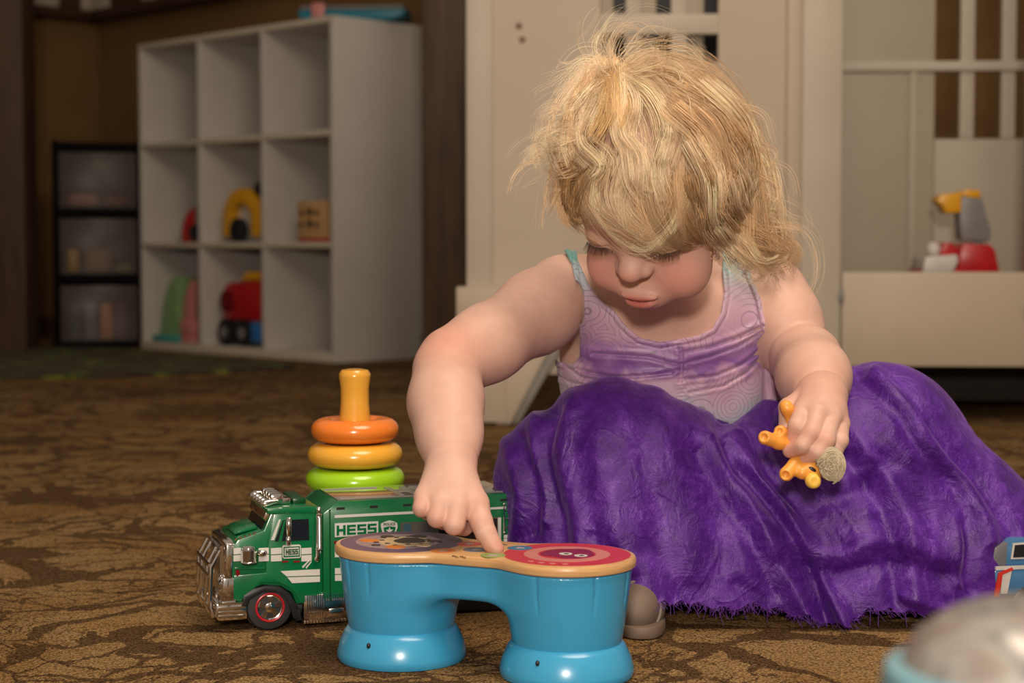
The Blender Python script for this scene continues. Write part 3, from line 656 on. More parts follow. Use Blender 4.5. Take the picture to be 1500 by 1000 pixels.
# grille, bumper, guard (chrome)
lg, zg = S(333, 870)
bm = bmesh.new(); z0, z1 = S(334, 846)[1], S(334, 797)[1]
prism(bm, [(-0.004, z0), (0.004, z0), (0.006, z1), (-0.002, z1)], -0.002, TW + 0.002, 0.001)
grl = obj('grille_surround', bm, chrome, truck)
prismtop = [(-0.003, z1 - 0.001), (0.004, z1 + 0.001), (0.012, z1 + 0.004), (0.005, z1 + 0.002)]
bm = bmesh.new(); prism(bm, [(-0.003, z1 - 0.002), (0.008, z1 - 0.002), (0.006, z1 + 0.003), (-0.002, z1)], 0.004, TW - 0.004, 0.0006); obj('grille_top', bm, chrome, truck)
for k in range(14):
    y = 0.015 + k * 0.0052; bm = bmesh.new(); box(bm, -0.0065, -0.003, y, y + 0.0028, z0, z1 - 0.004); obj('grille_bar', bm, chrome, grl)
zb0, zb1 = S(340, 907)[1], S(340, 882)[1]
bm = bmesh.new(); prism(bm, [(-0.014, zb0 + 0.003), (-0.012, zb0), (0.020, zb0), (0.020, zb1), (-0.014, zb1)], -0.003, TW + 0.003, 0.0012); bmp = obj('bumper', bm, chrome, truck)
bm = bmesh.new(); prism(bm, [(-0.008, zb1), (0.008, zb1), (0.008, z0), (-0.006, z0)], -0.002, TW + 0.002, 0.001); obj('lower_grille', bm, chrome, truck)
for k in range(4):
    z = zb0 + 0.003 + k * 0.0048; bm = bmesh.new(); box(bm, -0.0155, -0.013, 0.004, TW - 0.004, z, z + 0.0024); box(bm, -0.012, 0.018, -0.0045, -0.002, z, z + 0.0024); obj('bumper_rib', bm, chrome, bmp)
bm = bmesh.new()
for y in (0.006, 0.030, TW - 0.030, TW - 0.006): tube(bm, [(-0.016, y, zb0 + 0.003), (-0.020, y, zb0 + 0.014), (-0.018, y, z0 + 0.012), (-0.008, y, z0 + 0.030)], 0.0026, 8)
for z in (zb0 + 0.014, z0 + 0.002, z0 + 0.014): tube(bm, [(-0.0195, 0.006, z), (-0.0195, TW - 0.006, z)], 0.0024, 8)
obj('grille_guard', bm, chrome, truck)
for y in (0.012, TW - 0.012):
    bm = bmesh.new(); lathe(bm, [(0.0075, 0), (0.009, -0.003), (0.006, -0.006)][::-1], (-0.004, y, z0 - 0.008), 18, 'x'); obj('headlamp', bm, chrome, truck)
# roof lights, visor, windscreen
tp('visor', [(384, 760), (389, 748), (400, 747), (388, 765)], 0.004, TW - 0.004, chrome, 0.0008)
bm = bmesh.new(); a = S(384, 779); b = S(393, 757); prism(bm, [(a[0] - 0.002, a[1]), (b[0] - 0.002, b[1]), (b[0] + 0.002, b[1]), (a[0] + 0.002, a[1])], 0.008, TW - 0.008); obj('windscreen', bm, glassd, truck)
zr_ = S(420, 744)[1]
lr = lambda p: S(p, 744)[0]
for k in range(5):
    y = 0.014 + k * 0.0165; bm = bmesh.new(); ball(bm, (lr(395) - 0.004, y, zr_ + 0.004), 0.0055, 14, (1.1, 0.9, 0.9)); obj('cab_lamp', bm, chrome, truck)
bar = None
bm = bmesh.new(); box(bm, lr(402), lr(430), 0.022, 0.075, zr_ + 0.001, zr_ + 0.008, 0.002, 2); bar = obj('light_bar', bm, chrome, truck)
for k in range(4):
    y = 0.018 + 0.0155 * k; bm = bmesh.new(); box(bm, lr(398), lr(418), y, y + 0.011, zr_ + 0.003, zr_ + 0.014, 0.003, 2); obj('spotlight', bm, chrome, bar)
bm = bmesh.new(); box(bm, lr(432), lr(452), 0.02, 0.078, zr_, zr_ + 0.008, 0.002); obj('roof_box', bm, green_d, truck)
for y in (0.012, TW - 0.012):
    bm = bmesh.new(); tube(bm, [(lr(390), y, zr_ + 0.005), (lr(408), y, zr_ + 0.007)], [0.0045, 0.0018], 12); obj('air_horn', bm, chrome, truck)
# box body
LB = S(752, 800)[0]; l0b = S(470, 800)[0]; ZB = 0.1412
bm = bmesh.new(); za = S(500, 880)[1]
prism(bm, [(l0b, 0.032), (LB, 0.032), (LB, ZB - 0.004), (LB - 0.001, ZB), (l0b + 0.018, ZB), (l0b, ZB - 0.013)], -0.004, TW + 0.006, 0.0008); bx = obj('box_body', bm, green, truck)
bm = bmesh.new(); prism(bm, [(l0b + 0.0185, ZB), (LB - 0.003, ZB), (LB - 0.003, ZB + 0.0012), (l0b + 0.0185, ZB + 0.0012)], 0.003, TW, 0.0003)
g = G('roof_panel'); g.set(Base_Color=(0.16, 0.155, 0.14), Roughness=0.10, Coat_Weight=0.6, Coat_Roughness=0.03); rf = obj('roof_panel', bm, g.m, truck)
bm = bmesh.new()
for y in (0.008, 0.018, TW - 0.012): box(bm, l0b + 0.022, l0b + 0.085, y, y + 0.0022, ZB + 0.0012, ZB + 0.0016)
box(bm, l0b + 0.022, LB - 0.006, 0.0045, 0.0060, ZB + 0.0012, ZB + 0.0016)
hess(l0b + 0.092, 0.014, l0b + 0.212, 0.080, lambda a, b, c, d: box(bm, a, c, b, d, ZB + 0.0012, ZB + 0.0017), 0.86)
obj('roof_lettering', bm, plain('roof_white', (0.34, 0.33, 0.30), 0.15), rf)
tp('white_stripe', [(487, 753.5), (739, 741), (739, 744), (487, 757.5)], -0.0048, -0.0038, white_d, px=True)
sgn = tp('sign_panel', [(487, 765.5), (551, 762.3), (551, 781.5), (487, 785.5)], -0.0052, -0.0038, white_d)
bm = bmesh.new(); a = S(489.5, 783); b = S(549, 766); hess(a[0], a[1], b[0] + 0.001, b[1] + 0.0006, lambda a_, b_, c_, d_: box(bm, a_, c_, -0.0058, -0.0050, b_, d_), 0.87); obj('sign_lettering', bm, green, sgn)
shield = [(555, 766), (560, 763.5), (567.5, 761), (574, 762.5), (579, 765), (579.5, 771), (577, 778), (572, 784), (567, 787), (561, 784), (557, 778), (555, 771)]
shd = tp('police_shield', shield, -0.0052, -0.0038, white_d)
c0 = np.mean(shield, 0)
tp('shield_field', [(558.5, 771.5), (567, 769.5), (576.5, 770.5), (575, 777), (571, 782), (567, 784.5), (562, 782), (559.5, 777)], -0.0057, -0.0050, green, parent=shd)
stc = S(567.3, 776.2); star = []
for k in range(10):
    a = PI / 2 + k * PI / 5; r = (0.0047 if k % 2 == 0 else 0.0019); star.append((stc[0] + r * math.cos(a), stc[1] + r * math.sin(a)))
tp('shield_star', star, -0.0062, -0.0055, white_d, parent=shd, px=False)
def text(name, body, size, mat, parent, loc, rot, bold=0.0, sx=1.0):
    cu = bpy.data.curves.new(name, 'FONT'); cu.body = body; cu.size = size; cu.extrude = 0.0002; cu.align_x = 'CENTER'; cu.align_y = 'CENTER'; cu.offset = bold
    to = bpy.data.objects.new(name, cu); COL.objects.link(to); bpy.context.view_layer.update()
    me = bpy.data.meshes.new_from_object(to.evaluated_get(bpy.context.evaluated_depsgraph_get())); bpy.data.objects.remove(to)
    o = link_mesh(name, me, mat, parent, smooth=False); o.location = loc; o.rotation_euler = rot; o.scale = (sx, 1, 1); return o
text('shield_lettering', 'POLICE', 0.0042, green_d, shd, (S(567.3, 766.3)[0], -0.0056, S(567.3, 766.6)[1]), (PI/2, 0, 0), 0.00008)
win = tp('box_window', [(584, 764.5), (731, 756), (731, 792), (584, 800)], -0.0050, -0.0030, silverpane)
tp('window_inner', [(640, 763), (726, 758), (726, 790), (640, 795)], -0.0056, -0.0048, glassd, parent=win)
tp('window_frame', [(727, 757), (731.5, 756.6), (731.5, 800), (727, 800)], -0.0060, -0.0045, white_d, parent=win)
tp('window_tint', [(588, 766), (599, 765.5), (600, 780), (588, 780)], -0.0056, -0.0048, plain('blue_tint', (0.05, 0.10, 0.13), 0.15), parent=win)
for a in (490, 539, 588, 641, 690, 731):
    yv = 744 - (a - 490) * 0.052; tp('roof_slot', [(a, yv - 1.6), (a + 12, yv - 2.2), (a + 12, yv + 1), (a, yv + 1.8)], -0.0046, -0.003, blk_p)
for a, b, y in ((487, 530, 797), (487, 530, 806.5), (487, 530, 831), (487, 530, 841), ):
    tp('white_stripe', [(a, y), (b, y - 1.5), (b, y + 7), (a, y + 8.5)], -0.0048, -0.0038, white_d)
tp('red_marker', [(486, 791.5), (500, 790), (500, 793), (486, 795)], -0.0046, -0.003, redlite)
tp('white_block', [(736, 782.5), (751.5, 781.5), (751.5, 786), (736, 787)], -0.0048, -0.0038, white_d); tp('white_block', [(736, 788), (751.5, 787), (751.5, 800), (736, 800)], -0.0048, -0.0038, white_d)
lad = None
for a in (738.6, 749.2):
    p0 = S(a, 780, -0.008); p1 = S(a, 738, -0.008); bm = bmesh.new(); tube(bm, [(p0[0], -0.0075, p0[1]), (p1[0], -0.0075, p1[1])], 0.0009, 8)
    for p in (p0, p1): ball(bm, (p[0], -0.0075, p[1]), 0.0018, 10)
    o = obj('ladder_rail', bm, chrome, truck)
for y in (747, 759.5, 772.5):
    p0 = S(738.6, y, -0.008); p1 = S(749.2, y - 0.5, -0.008); bm = bmesh.new(); tube(bm, [(p0[0], -0.0075, p0[1]), (p1[0], -0.0075, p1[1])], 0.0008, 8); obj('ladder_rung', bm, chrome, truck)
tp('box_corner_groove', [(479, 745), (481, 745), (481, 880), (479, 880)], -0.0046, -0.003, green_d)
# side step and tank in chrome
zs0, zs1 = S(470, 911)[1], S(470, 868)[1]
bm = bmesh.new(); box(bm, S(441, 890)[0], S(506, 890)[0], -0.003, 0.02, zs0, zs1, 0.0015); stp = obj('side_tank', bm, chrome, truck)
for k in range(9): 
    l = S(446 + k * 3.1, 880)[0]; bm = bmesh.new(); box(bm, l, l + 0.0011, -0.0042, -0.002, zs1 - 0.017, zs1 - 0.001); obj('tank_rib', bm, chrome, stp)
for k in range(10):
    l = S(475 + k * 3.1, 880)[0]; bm = bmesh.new(); box(bm, l, l + 0.0011, -0.0042, -0.002, zs1 - 0.009, zs1 - 0.001); obj('tank_rib', bm, chrome, stp)
for k in range(7):
    l = S(449 + k * 3.1, 880)[0]; bm = bmesh.new(); box(bm, l, l + 0.0012, -0.0042, -0.002, zs0 + 0.003, zs0 + 0.013); obj('tank_rib', bm, chrome, stp)
bm = bmesh.new(); a = S(478, 903); b = S(500, 889); box(bm, a[0], b[0], -0.0044, -0.002, a[1], b[1], 0.001); obj('step_plate', bm, chrome, stp)
for k in range(14):
    l = S(441 + k * 4.6, 880)[0]; bm = bmesh.new(); box(bm, l, l + 0.0018, -0.0045, -0.002, zs0 + 0.0005, zs0 + 0.0025); obj('step_tread', bm, chrome, stp)
# wheels
WR = 0.0262
def truck_wheel(l, y0, out=-1):
    w = empty('wheel', (l, y0, WR), 0, truck); th = 0.020
    s = out
    prof = [(WR*0.70, 0), (WR*0.93, 0.0012), (WR, 0.004), (WR, th - 0.004), (WR*0.9, th)]
    bm = bmesh.new(); lathe(bm, [(r, -s * h) for r, h in prof], n=40, axis='y'); 
    for k in range(36):
        a = 2*PI*k/36
        for yy in (0.006, 0.0125):
            c_, s_ = math.cos(a), math.sin(a); ball(bm, (WR * 0.995 * c_, -s * (yy + 0.001 * (k % 2)), WR * 0.995 * s_), 0.0014, 6)
    obj('tyre', bm, tyre, w)
    bm = bmesh.new(); torus(bm, (0, s * 0.0004, 0), 0.0154, 0.0013, 40, 8, 'y'); obj('rim', bm, redrim, w)
    bm = bmesh.new(); lathe(bm, [(r, -s * h) for r, h in [(0.0140, 0.001), (0.0136, -0.0006), (0.0125, -0.0002), (0.012, 0.0012), (0.006, 0.0004), (0.0055, -0.0022), (0.003, -0.003), (0.001, -0.003)]], n=36, axis='y')
    for k in range(5):
        a = 2*PI*k/5 + 0.3; c_, s_ = math.cos(a), math.sin(a)
        vs = [(0.005*c_ - 0.0018*s_, 0.005*s_ + 0.0018*c_), (0.0125*c_ - 0.003*s_, 0.0125*s_ + 0.003*c_), (0.0125*c_ + 0.003*s_, 0.0125*s_ - 0.003*c_), (0.005*c_ + 0.0018*s_, 0.005*s_ - 0.0018*c_)]
        A = [bm.verts.new((x, -s * -0.0012, z)) for x, z in vs]; B = [bm.verts.new((x, -s * 0.002, z)) for x, z in vs]
        for i in range(4): bm.faces.new([A[i], B[i], B[(i+1) % 4], A[(i+1) % 4]])
        bm.faces.new(A)
    for k in range(8):
        a = 2*PI*k/8; ball(bm, (0.0042 * math.cos(a), -s * -0.0016, 0.0042 * math.sin(a)), 0.0008, 6)
    obj('hubcap', bm, chrome, w)
lw = S(391.5, 900)[0]
for l in (lw, S(570, 900)[0], S(628, 900)[0]): truck_wheel(l, -0.0015, -1); truck_wheel(l, TW + 0.0035, 1)
bm = bmesh.new(); lathe(bm, [(0.004, 0), (0.004, TW)], (lw, 0, WR), 10, 'y'); obj('axle', bm, blk_p, truck)
tp('mud_flap', [(428, 893), (436, 892), (439, 908), (430, 909)], 0.0, 0.02, blk_p, 0.0005)

# ------------------------------------------------------------------ wooden-topped blue drum table
C1 = np.array([0.0546, 1.684]); C2 = np.array([-0.1146, 1.757]); AX = (C1 - C2); DL = float(np.linalg.norm(AX)); DA = math.atan2(AX[1], AX[0]); MID = (C1 + C2) / 2
drum = empty('drum_toy', (MID[0], MID[1], 0), DA); tag(drum, 'light blue two-legged drum toy with a wooden top and printed pads', 'toy drum')
hc = DL / 2; R0 = 0.0690
def outline(R, waist, n=140):
    pts = []
    xs = hc + R
    for i in range(n):
        a = 2 * PI * i / n; x = xs * math.cos(a); x = math.copysign(abs(x), x)
        wl = math.sqrt(max(0, R * R - (abs(x) - hc) ** 2))
        wa = waist if abs(x) < hc + R * 0.3 else 0
        k = 0.016; h = min(1, max(0, 0.5 + 0.5 * (wl - wa) / k)); wv = (wa + (wl - wa) * h + k * h * (1 - h)) if wa and abs(x) < hc else wl
        pts.append((x, math.copysign(wv, math.sin(a)) if abs(math.sin(a)) > 1e-6 else 0))
    return pts
# pads
ZT = 0.1208; Z0 = 0.1095
bm = bmesh.new(); prof = [(0, -0.0035), (0.15, -0.0006), (0.45, 0), (0.75, -0.0002), (0.93, -0.0014), (1, -0.0042)]
rings = []
for t, ins in prof:
    z = Z0 + (ZT - Z0) * t; rings.append([bm.verts.new((x, y, z)) for x, y in outline(R0 + ins, 0.0480 + ins)])
n = len(rings[0])
for A, B in zip(rings, rings[1:]):
    for i in range(n): bm.faces.new([A[i], A[(i+1) % n], B[(i+1) % n], B[i]])
bm.faces.new(rings[0][::-1]); bm.faces.new(rings[-1])
beech2 = G('drum_wood'); c = beech2.mapping(beech2.coord(), (3, 22, 160), (0, 0, 0.05))
beech2.set(Base_Color=beech2.ramp(beech2.noise(c, 3, 5), [(0.3, (0.50, 0.27, 0.11)), (0.7, (0.62, 0.38, 0.17))]), Roughness=0.36); beech2 = beech2.m
top = obj('wooden_top', bm, beech2, drum, 30)
def disc(name, x, y, r, mat, z=ZT, parent=top, h=0.0003, r_in=0.0, sx=1.0, blob=0.0, seed=0):
    bm = bmesh.new(); N = 56; rr = random.Random(seed); ph = rr.random() * 6
    f = lambda a: 1 + blob * (math.sin(3*a + ph) + 0.6 * math.sin(5*a + 2*ph))
    O = [(x + r*sx*f(2*PI*i/N)*math.cos(2*PI*i/N), y + r*f(2*PI*i/N)*math.sin(2*PI*i/N)) for i in range(N)]
    if r_in:
        I = [(x + r_in*math.cos(2*PI*i/N), y + r_in*math.sin(2*PI*i/N)) for i in range(N)]
        a = [bm.verts.new((*p, z + h)) for p in O]; b = [bm.verts.new((*p, z + h)) for p in I]; c_ = [bm.verts.new((*p, z)) for p in O]
        for i in range(N): bm.faces.new([a[i], a[(i+1) % N], b[(i+1) % N], b[i]]); bm.faces.new([c_[i], c_[(i+1) % N], a[(i+1) % N], a[i]])
    else: prism(bm, O, z, z + h, axis='z')
    return obj(name, bm, mat, parent)
pr = lambda n_, c_: plain('print_' + n_, c_, 0.38, var=0.03)
purple = pr('purple', (0.115, 0.080, 0.150)); lilac = pr('lilac', (0.30, 0.225, 0.25)); prd = pr('red', (0.50, 0.035, 0.05)); ppk = pr('pink', (0.56, 0.20, 0.16)); pmg = pr('magenta', (0.22, 0.015, 0.05)); pbk = pr('ink', (0.035, 0.028, 0.035)); pcr = pr('cream', (0.55, 0.42, 0.24)); por = pr('orange', (0.62, 0.20, 0.04)); pbl = pr('blue', (0.05, 0.17, 0.30)); psl = pr('slate', (0.12, 0.16, 0.23)); pgn = pr('green', (0.22, 0.33, 0.10))
disc('purple_pad', -hc, 0, 0.0635, purple, h=0.0002); disc('lilac_disc', -hc - 0.004, 0, 0.0440, lilac, h=0.0004)
disc('cream_patch', -hc + 0.002, 0.002, 0.028, pcr, h=0.0006, blob=0.05, seed=2); disc('dark_patch', -hc + 0.006, 0.007, 0.0165, pbk, h=0.0008, blob=0.06, seed=3)
for a, r, m_ in ((0.4, 0.0065, pbk), (1.5, 0.0075, pbk), (2.5, 0.006, pbk), (3.4, 0.0085, por), (4.3, 0.004, pbk), (5.0, 0.0085, por), (5.9, 0.0065, pcr)):
    disc('pad_spot', -hc + 0.034 * math.cos(a), 0.034 * math.sin(a), r, m_, h=0.0010, sx=1.25)
for k in range(12):
    a = 2*PI*k/12 + 0.2; disc('ink_mark', -hc + (0.022 + 0.006 * (k % 2)) * math.cos(a), 0.0015 + (0.021 + 0.006 * (k % 2)) * math.sin(a), 0.0021, pbk, h=0.0011, sx=1.4)
disc('red_pad', hc, 0, 0.0635, prd, h=0.0002); disc('pink_ring', hc, 0, 0.0430, ppk, h=0.0004, r_in=0.0290)
disc('magenta_patch', hc + 0.001, 0.003, 0.0265, pmg, h=0.0006, blob=0.07, seed=5)
for x in (-0.001, 0.0165):
    e_ = disc('white_dot', hc + x, -0.001 - x * 0.2, 0.0062, white_d, h=0.0009, sx=1.1); disc('dark_dot', hc + x + 0.0012, -0.002 - x * 0.2, 0.0026, pbk, h=0.0011, parent=top)
for k in range(4): disc('pad_mark', hc - 0.018 + k * 0.012, -0.050 - 0.003 * math.sin(k), 0.0026, ppk, h=0.0005, sx=1.3)
def on_top(px, py):
    Y = 1.7
    for _ in range(8): Y = Y * (CAM_H - ZT) / max(1e-3, CAM_H - P(px, py, Y).z)
    p = P(px, py, Y); d = np.array([p.x, p.y]) - MID; return (d[0]*math.cos(DA) + d[1]*math.sin(DA), -d[0]*math.sin(DA) + d[1]*math.cos(DA))
for (px, py), m_, nm in (((688, 796.5), pr('vermilion', (0.52, 0.07, 0.05)), 'red_dot'), ((697, 805), psl, 'slate_dot'), ((649, 806.5), por, 'orange_dot'), ((722, 813.2), pgn, 'green_dot'), ((761.6, 802.6), pbl, 'blue_dot')):
    x, y = on_top(px, py); dd = disc(nm, x, y, 0.0128, m_, h=0.0003); disc('dot_emblem', x, y, 0.0045, pr('pale', tuple(min(1, c_ + 0.10) for c_ in (0.25, 0.22, 0.2))), h=0.0004, blob=0.2, seed=3)
for (px, py) in ((672, 815), (733, 797)):
    x, y = on_top(px, py)
    for k in range(4): disc('ink_mark', x + (k - 1.5) * 0.0042, y + 0.0012 * (-1) ** k, 0.0013, pbk, h=0.0003, sx=1.5)
# blue body: implicit surface
bluem = glossy('drum_blue', (0.045, 0.33, 0.58), 0.26)
cs = [(-hc, 0), (hc, 0)]
def drum_f(p):
    x, y, z = p[:, 0], p[:, 1], p[:, 2]; d = None
    for cx_, cy_ in cs:
        t = np.clip((z - 0.034) / 0.075, 0, 1); R = 0.0545 + 0.0105 * t ** 0.8
        ang = np.arctan2(y - cy_, x - cx_); r = np.hypot(x - cx_, y - cy_)
        gr = np.zeros_like(z)
        for ga in GROOVES[cs.index((cx_, cy_))]:
            da = (ang - ga + PI) % (2*PI) - PI
            wdt = 0.055 * np.clip((z - 0.070) / 0.035, 0, 1) ** 0.7 + 1e-4
            gr = np.maximum(gr, 0.0022 * np.clip(1 - np.abs(da) / wdt, 0, 1) ** 1.2)
        dd = np.maximum((r - (R - gr)) * 0.97, np.maximum(0.020 - z, z - 0.1090))
        d = dd if d is None else sm(d, dd, 0.020)
    ax_ = np.clip(np.abs(x) / hc, 0, 1); zb_ = 0.074 - 0.008 * ax_ ** 2
    q0 = np.abs(x) - hc; q1 = np.abs(y) - (0.0425 + 0.0 * ax_); q2 = np.maximum(zb_ - z, z - 0.1090)
    bdg = np.maximum(np.maximum(q0, q1), q2); k = 0.008
    e = np.sqrt(np.maximum(q1 + k, 0) ** 2 + np.maximum(zb_ - z + k, 0) ** 2) - k
    bdg = np.maximum(np.maximum(q0, np.where((q1 + k > 0) | (zb_ - z + k > 0), e, -k)), z - 0.1090)
    return np.maximum(sm(d, bdg, 0.022), z - 0.1092)
fr = -PI/2 - DA
GROOVES = [[fr - 0.95, fr - 0.45 - 0.05, fr + 2.2, fr + 3.0, fr + 3.9], [fr - 0.62 + 0.1, fr + 0.42, fr + 1.15, fr + 2.6, fr + 3.5]]
V, F = nets(drum_f, (-hc - 0.075, -0.075, 0.012), (hc + 0.075, 0.075, 0.116), 0.0016)
np_mesh('blue_body', V, F, bluem, drum)
for cx_, cy_ in cs:
    bm = bmesh.new(); lathe(bm, [(0.050, 0.0), (0.0655, 0.0005), (0.0672, 0.004), (0.0670, 0.009), (0.0640, 0.020), (0.0595, 0.0295), (0.0560, 0.0345), (0.045, 0.0355)], (cx_, cy_, 0), 72); ft_ = obj('round_foot', bm, bluem, drum, 50)
    a = fr - 0.50; 
    bm = bmesh.new(); M_ = (cx_ + 0.0625*math.cos(a), cy_ + 0.0625*math.sin(a), 0.0245); ball(bm, M_, 0.0022, 12, (1, 1, 1.4)); obj('screw_hole', bm, blk_p, ft_)

# ------------------------------------------------------------------ rescue car at the right edge and blurred canister in front
rc = empty('toy_rescue_car', (0.5415, 1.905, 0), 0.16); tag(rc, 'blue, white and red toy car standing at the right edge beside the purple skirt', 'toy car')
def rp(name, pts, y0, y1, mat, bev=0.002, par=rc):
    bm = bmesh.new(); prism(bm, pts, y0, y1, bev); return obj(name, bm, mat, par)
carblue = glossy('car_blue', (0.045, 0.15, 0.30), 0.3); cargrey = plain('car_grey', (0.13, 0.13, 0.15), 0.4); carwhite = plain('car_white', (0.50, 0.48, 0.46), 0.35); carred = plain('car_red', (0.50, 0.03, 0.02), 0.35)
rp('lower_body', [(0.004, 0.034), (0.002, 0.062), (0.010, 0.066), (0.20, 0.068), (0.20, 0.030)], 0.0, 0.085, carblue)
rp('upper_body', [(0.004, 0.066), (0.008, 0.088), (0.024, 0.096), (0.20, 0.100), (0.20, 0.066)], 0.006, 0.079, carblue)
rp('hood_panel', [(0.000, 0.062), (0.004, 0.088), (0.020, 0.094), (0.018, 0.064)], 0.004, 0.081, cargrey)
rp('white_panel', [(0.009, 0.036), (0.011, 0.060), (0.022, 0.062), (0.017, 0.036)], -0.0015, 0.0005, carwhite, 0.0)
rp('red_stripe', [(0.001, 0.033), (0.006, 0.060), (0.022, 0.066), (0.024, 0.063), (0.011, 0.058), (0.007, 0.033)], -0.002, 0.0006, carred, 0.0)
rp('white_trim', [(0.003, 0.063), (0.20, 0.066), (0.20, 0.069), (0.003, 0.067)], -0.001, 0.002, carwhite, 0.0)
rp('side_window', [(0.026, 0.076), (0.028, 0.090), (0.070, 0.092), (0.070, 0.076)], 0.004, 0.007, glassd, 0.0)
rp('window_rim', [(0.0235, 0.074), (0.026, 0.092), (0.072, 0.094), (0.072, 0.074)], 0.0045, 0.0062, carwhite, 0.0)
for k in range(5): rp('grille_bar', [(-0.004, 0.036 + k*0.006), (-0.004, 0.040 + k*0.006), (0.004, 0.040 + k*0.006), (0.004, 0.036 + k*0.006)], 0.006, 0.079, carwhite, 0.0008)
rp('bumper', [(-0.003, 0.026), (-0.003, 0.036), (0.20, 0.034), (0.20, 0.026)], 0.002, 0.083, blk_p)
for x in (0.045, 0.150):
    for y0 in (-0.004, 0.071):
        bm = bmesh.new(); lathe(bm, [(0.017, 0), (0.022, 0.003), (0.022, 0.015), (0.017, 0.018)], (x, y0, 0.022), 24, 'y'); wl = obj('wheel', bm, blk_p, rc)
        bm = bmesh.new(); lathe(bm, [(0.010, -0.001), (0.008, 0.002)], (x, y0, 0.022), 18, 'y'); obj('hubcap', bm, carwhite, wl)
cn = empty('toy_canister', (0.2130, 0.69, 0)); tag(cn, 'out-of-focus silvery domed toy with a pale blue body, close to the camera at bottom right', 'toy')
silv = G('mottled_silver'); c = silv.coord(); nz = silv.noise(c, 26, 2, 0.5, 0.6)
silv.set(Base_Color=silv.ramp(nz, [(0.40, (0.26, 0.21, 0.18)), (0.52, (0.36, 0.34, 0.31)), (0.58, (0.16, 0.15, 0.14)), (0.68, (0.40, 0.38, 0.36))]), Metallic=0.35, Roughness=0.35); silv = silv.m
bm = bmesh.new(); lathe(bm, [(0.040, 0.0), (0.050, 0.003), (0.052, 0.02), (0.0575, 0.200), (0.0605, 0.245), (0.059, 0.252), (0.052, 0.254)], n=56); obj('blue_body', bm, plain('pale_blue', (0.16, 0.32, 0.38), 0.4), cn)
bm = bmesh.new(); lathe(bm, [(0.0525, 0.236), (0.0540, 0.244), (0.0525, 0.254), (0.047, 0.265), (0.036, 0.2735), (0.022, 0.279), (0.008, 0.2805)], n=56); obj('dome_lid', bm, silv, cn)
# ------------------------------------------------------------------ the child
def J(px, py, Y): return np.array(P(px, py, Y))
child = empty('person', (0.22, 2.08, 0)); tag(child, 'blond toddler in a pastel tank top and purple skirt, sitting and pressing the drum toy', 'person')
CHW = Vector(child.location)
def own(o):
    "parent a world-space mesh to the child without moving it"
    o.parent = child; o.matrix_parent_inverse = Matrix.Translation(-CHW); return o
HS = J(953, 243, 1.85)
def rot(ax, deg):
    return np.array(Matrix.Rotation(math.radians(deg), 3, ax))
HM = rot('Y', 5) @ rot('Z', -24) @ rot('X', 38)
def hl(x, f, u): return HS + HM @ np.array([x, -f, u])
# --- right arm (at the left of the picture)
def chain(p, pts, k):
    d = None
    for (a, ra), (b, rb) in zip(pts, pts[1:]):
        e = d_cone(p, a, b, ra, rb); d = e if d is None else sm(d, e, k)
    return d
AR_UP = [(J(826, 430, 2.035), .047), (J(785, 458, 1.99), .0455), (J(715, 502, 1.91), .0405), (J(664, 530, 1.875), .040)]
AR_LO = [(J(655, 545, 1.862), .0365), (J(653, 590, 1.825), .0355), (J(658, 635, 1.79), .0300), (J(661, 672, 1.762), .0255)]
AL_UP = [(J(1132, 430, 2.055), .042), (J(1150, 470, 2.04), .0405), (J(1164, 512, 2.03), .0400)]
AL_LO = [(J(1181, 528, 1.99), .0425), (J(1192, 552, 1.93), .0390), (J(1203, 578, 1.885), .0290)]
def f_hand_r(p):
    w = (J(661, 682, 1.758), .0235)
    m = {'i': (J(697, 737, 1.722), .0132), 'm': (J(670, 741, 1.713), .0135), 'r': (J(645, 738, 1.714), .0130), 'p': (J(623, 728, 1.724), .0120)}
    d = d_cone(p, w[0], J(664, 712, 1.738), w[1], .0220)
    for k in 'imrp': d = sm(d, d_cone(p, J(658 + {'i': 16, 'm': 6, 'r': -6, 'p': -14}[k], 700, 1.745), m[k][0], .0175, m[k][1]), .0095)
    for k, pts in {'m': [(J(665, 768, 1.699), .0103), (J(674, 771, 1.722), .0085), (J(678, 757, 1.736), .0080)],
                   'r': [(J(640, 758, 1.702), .0098), (J(649, 763, 1.724), .0082), (J(654, 750, 1.738), .0078)],
                   'p': [(J(618, 744, 1.710), .0090), (J(627, 750, 1.730), .0078), (J(634, 739, 1.741), .0072)]}.items():
        d = sm(d, chain(p, [m[k]] + pts, .003), .0019)
    d = sm(d, chain(p, [m['i'], (J(705, 764, 1.708), .0112), (J(711, 779, 1.703), .0103), (J(721, 796, 1.6985), .0090), (J(727, 803.5, 1.6955), .0076)], .004), .004)
    d = sm(d, chain(p, [(J(690, 735, 1.750), .012), (J(692, 762, 1.742), .0082), (J(681, 775, 1.728), .0070)], .004), .004)
    return d
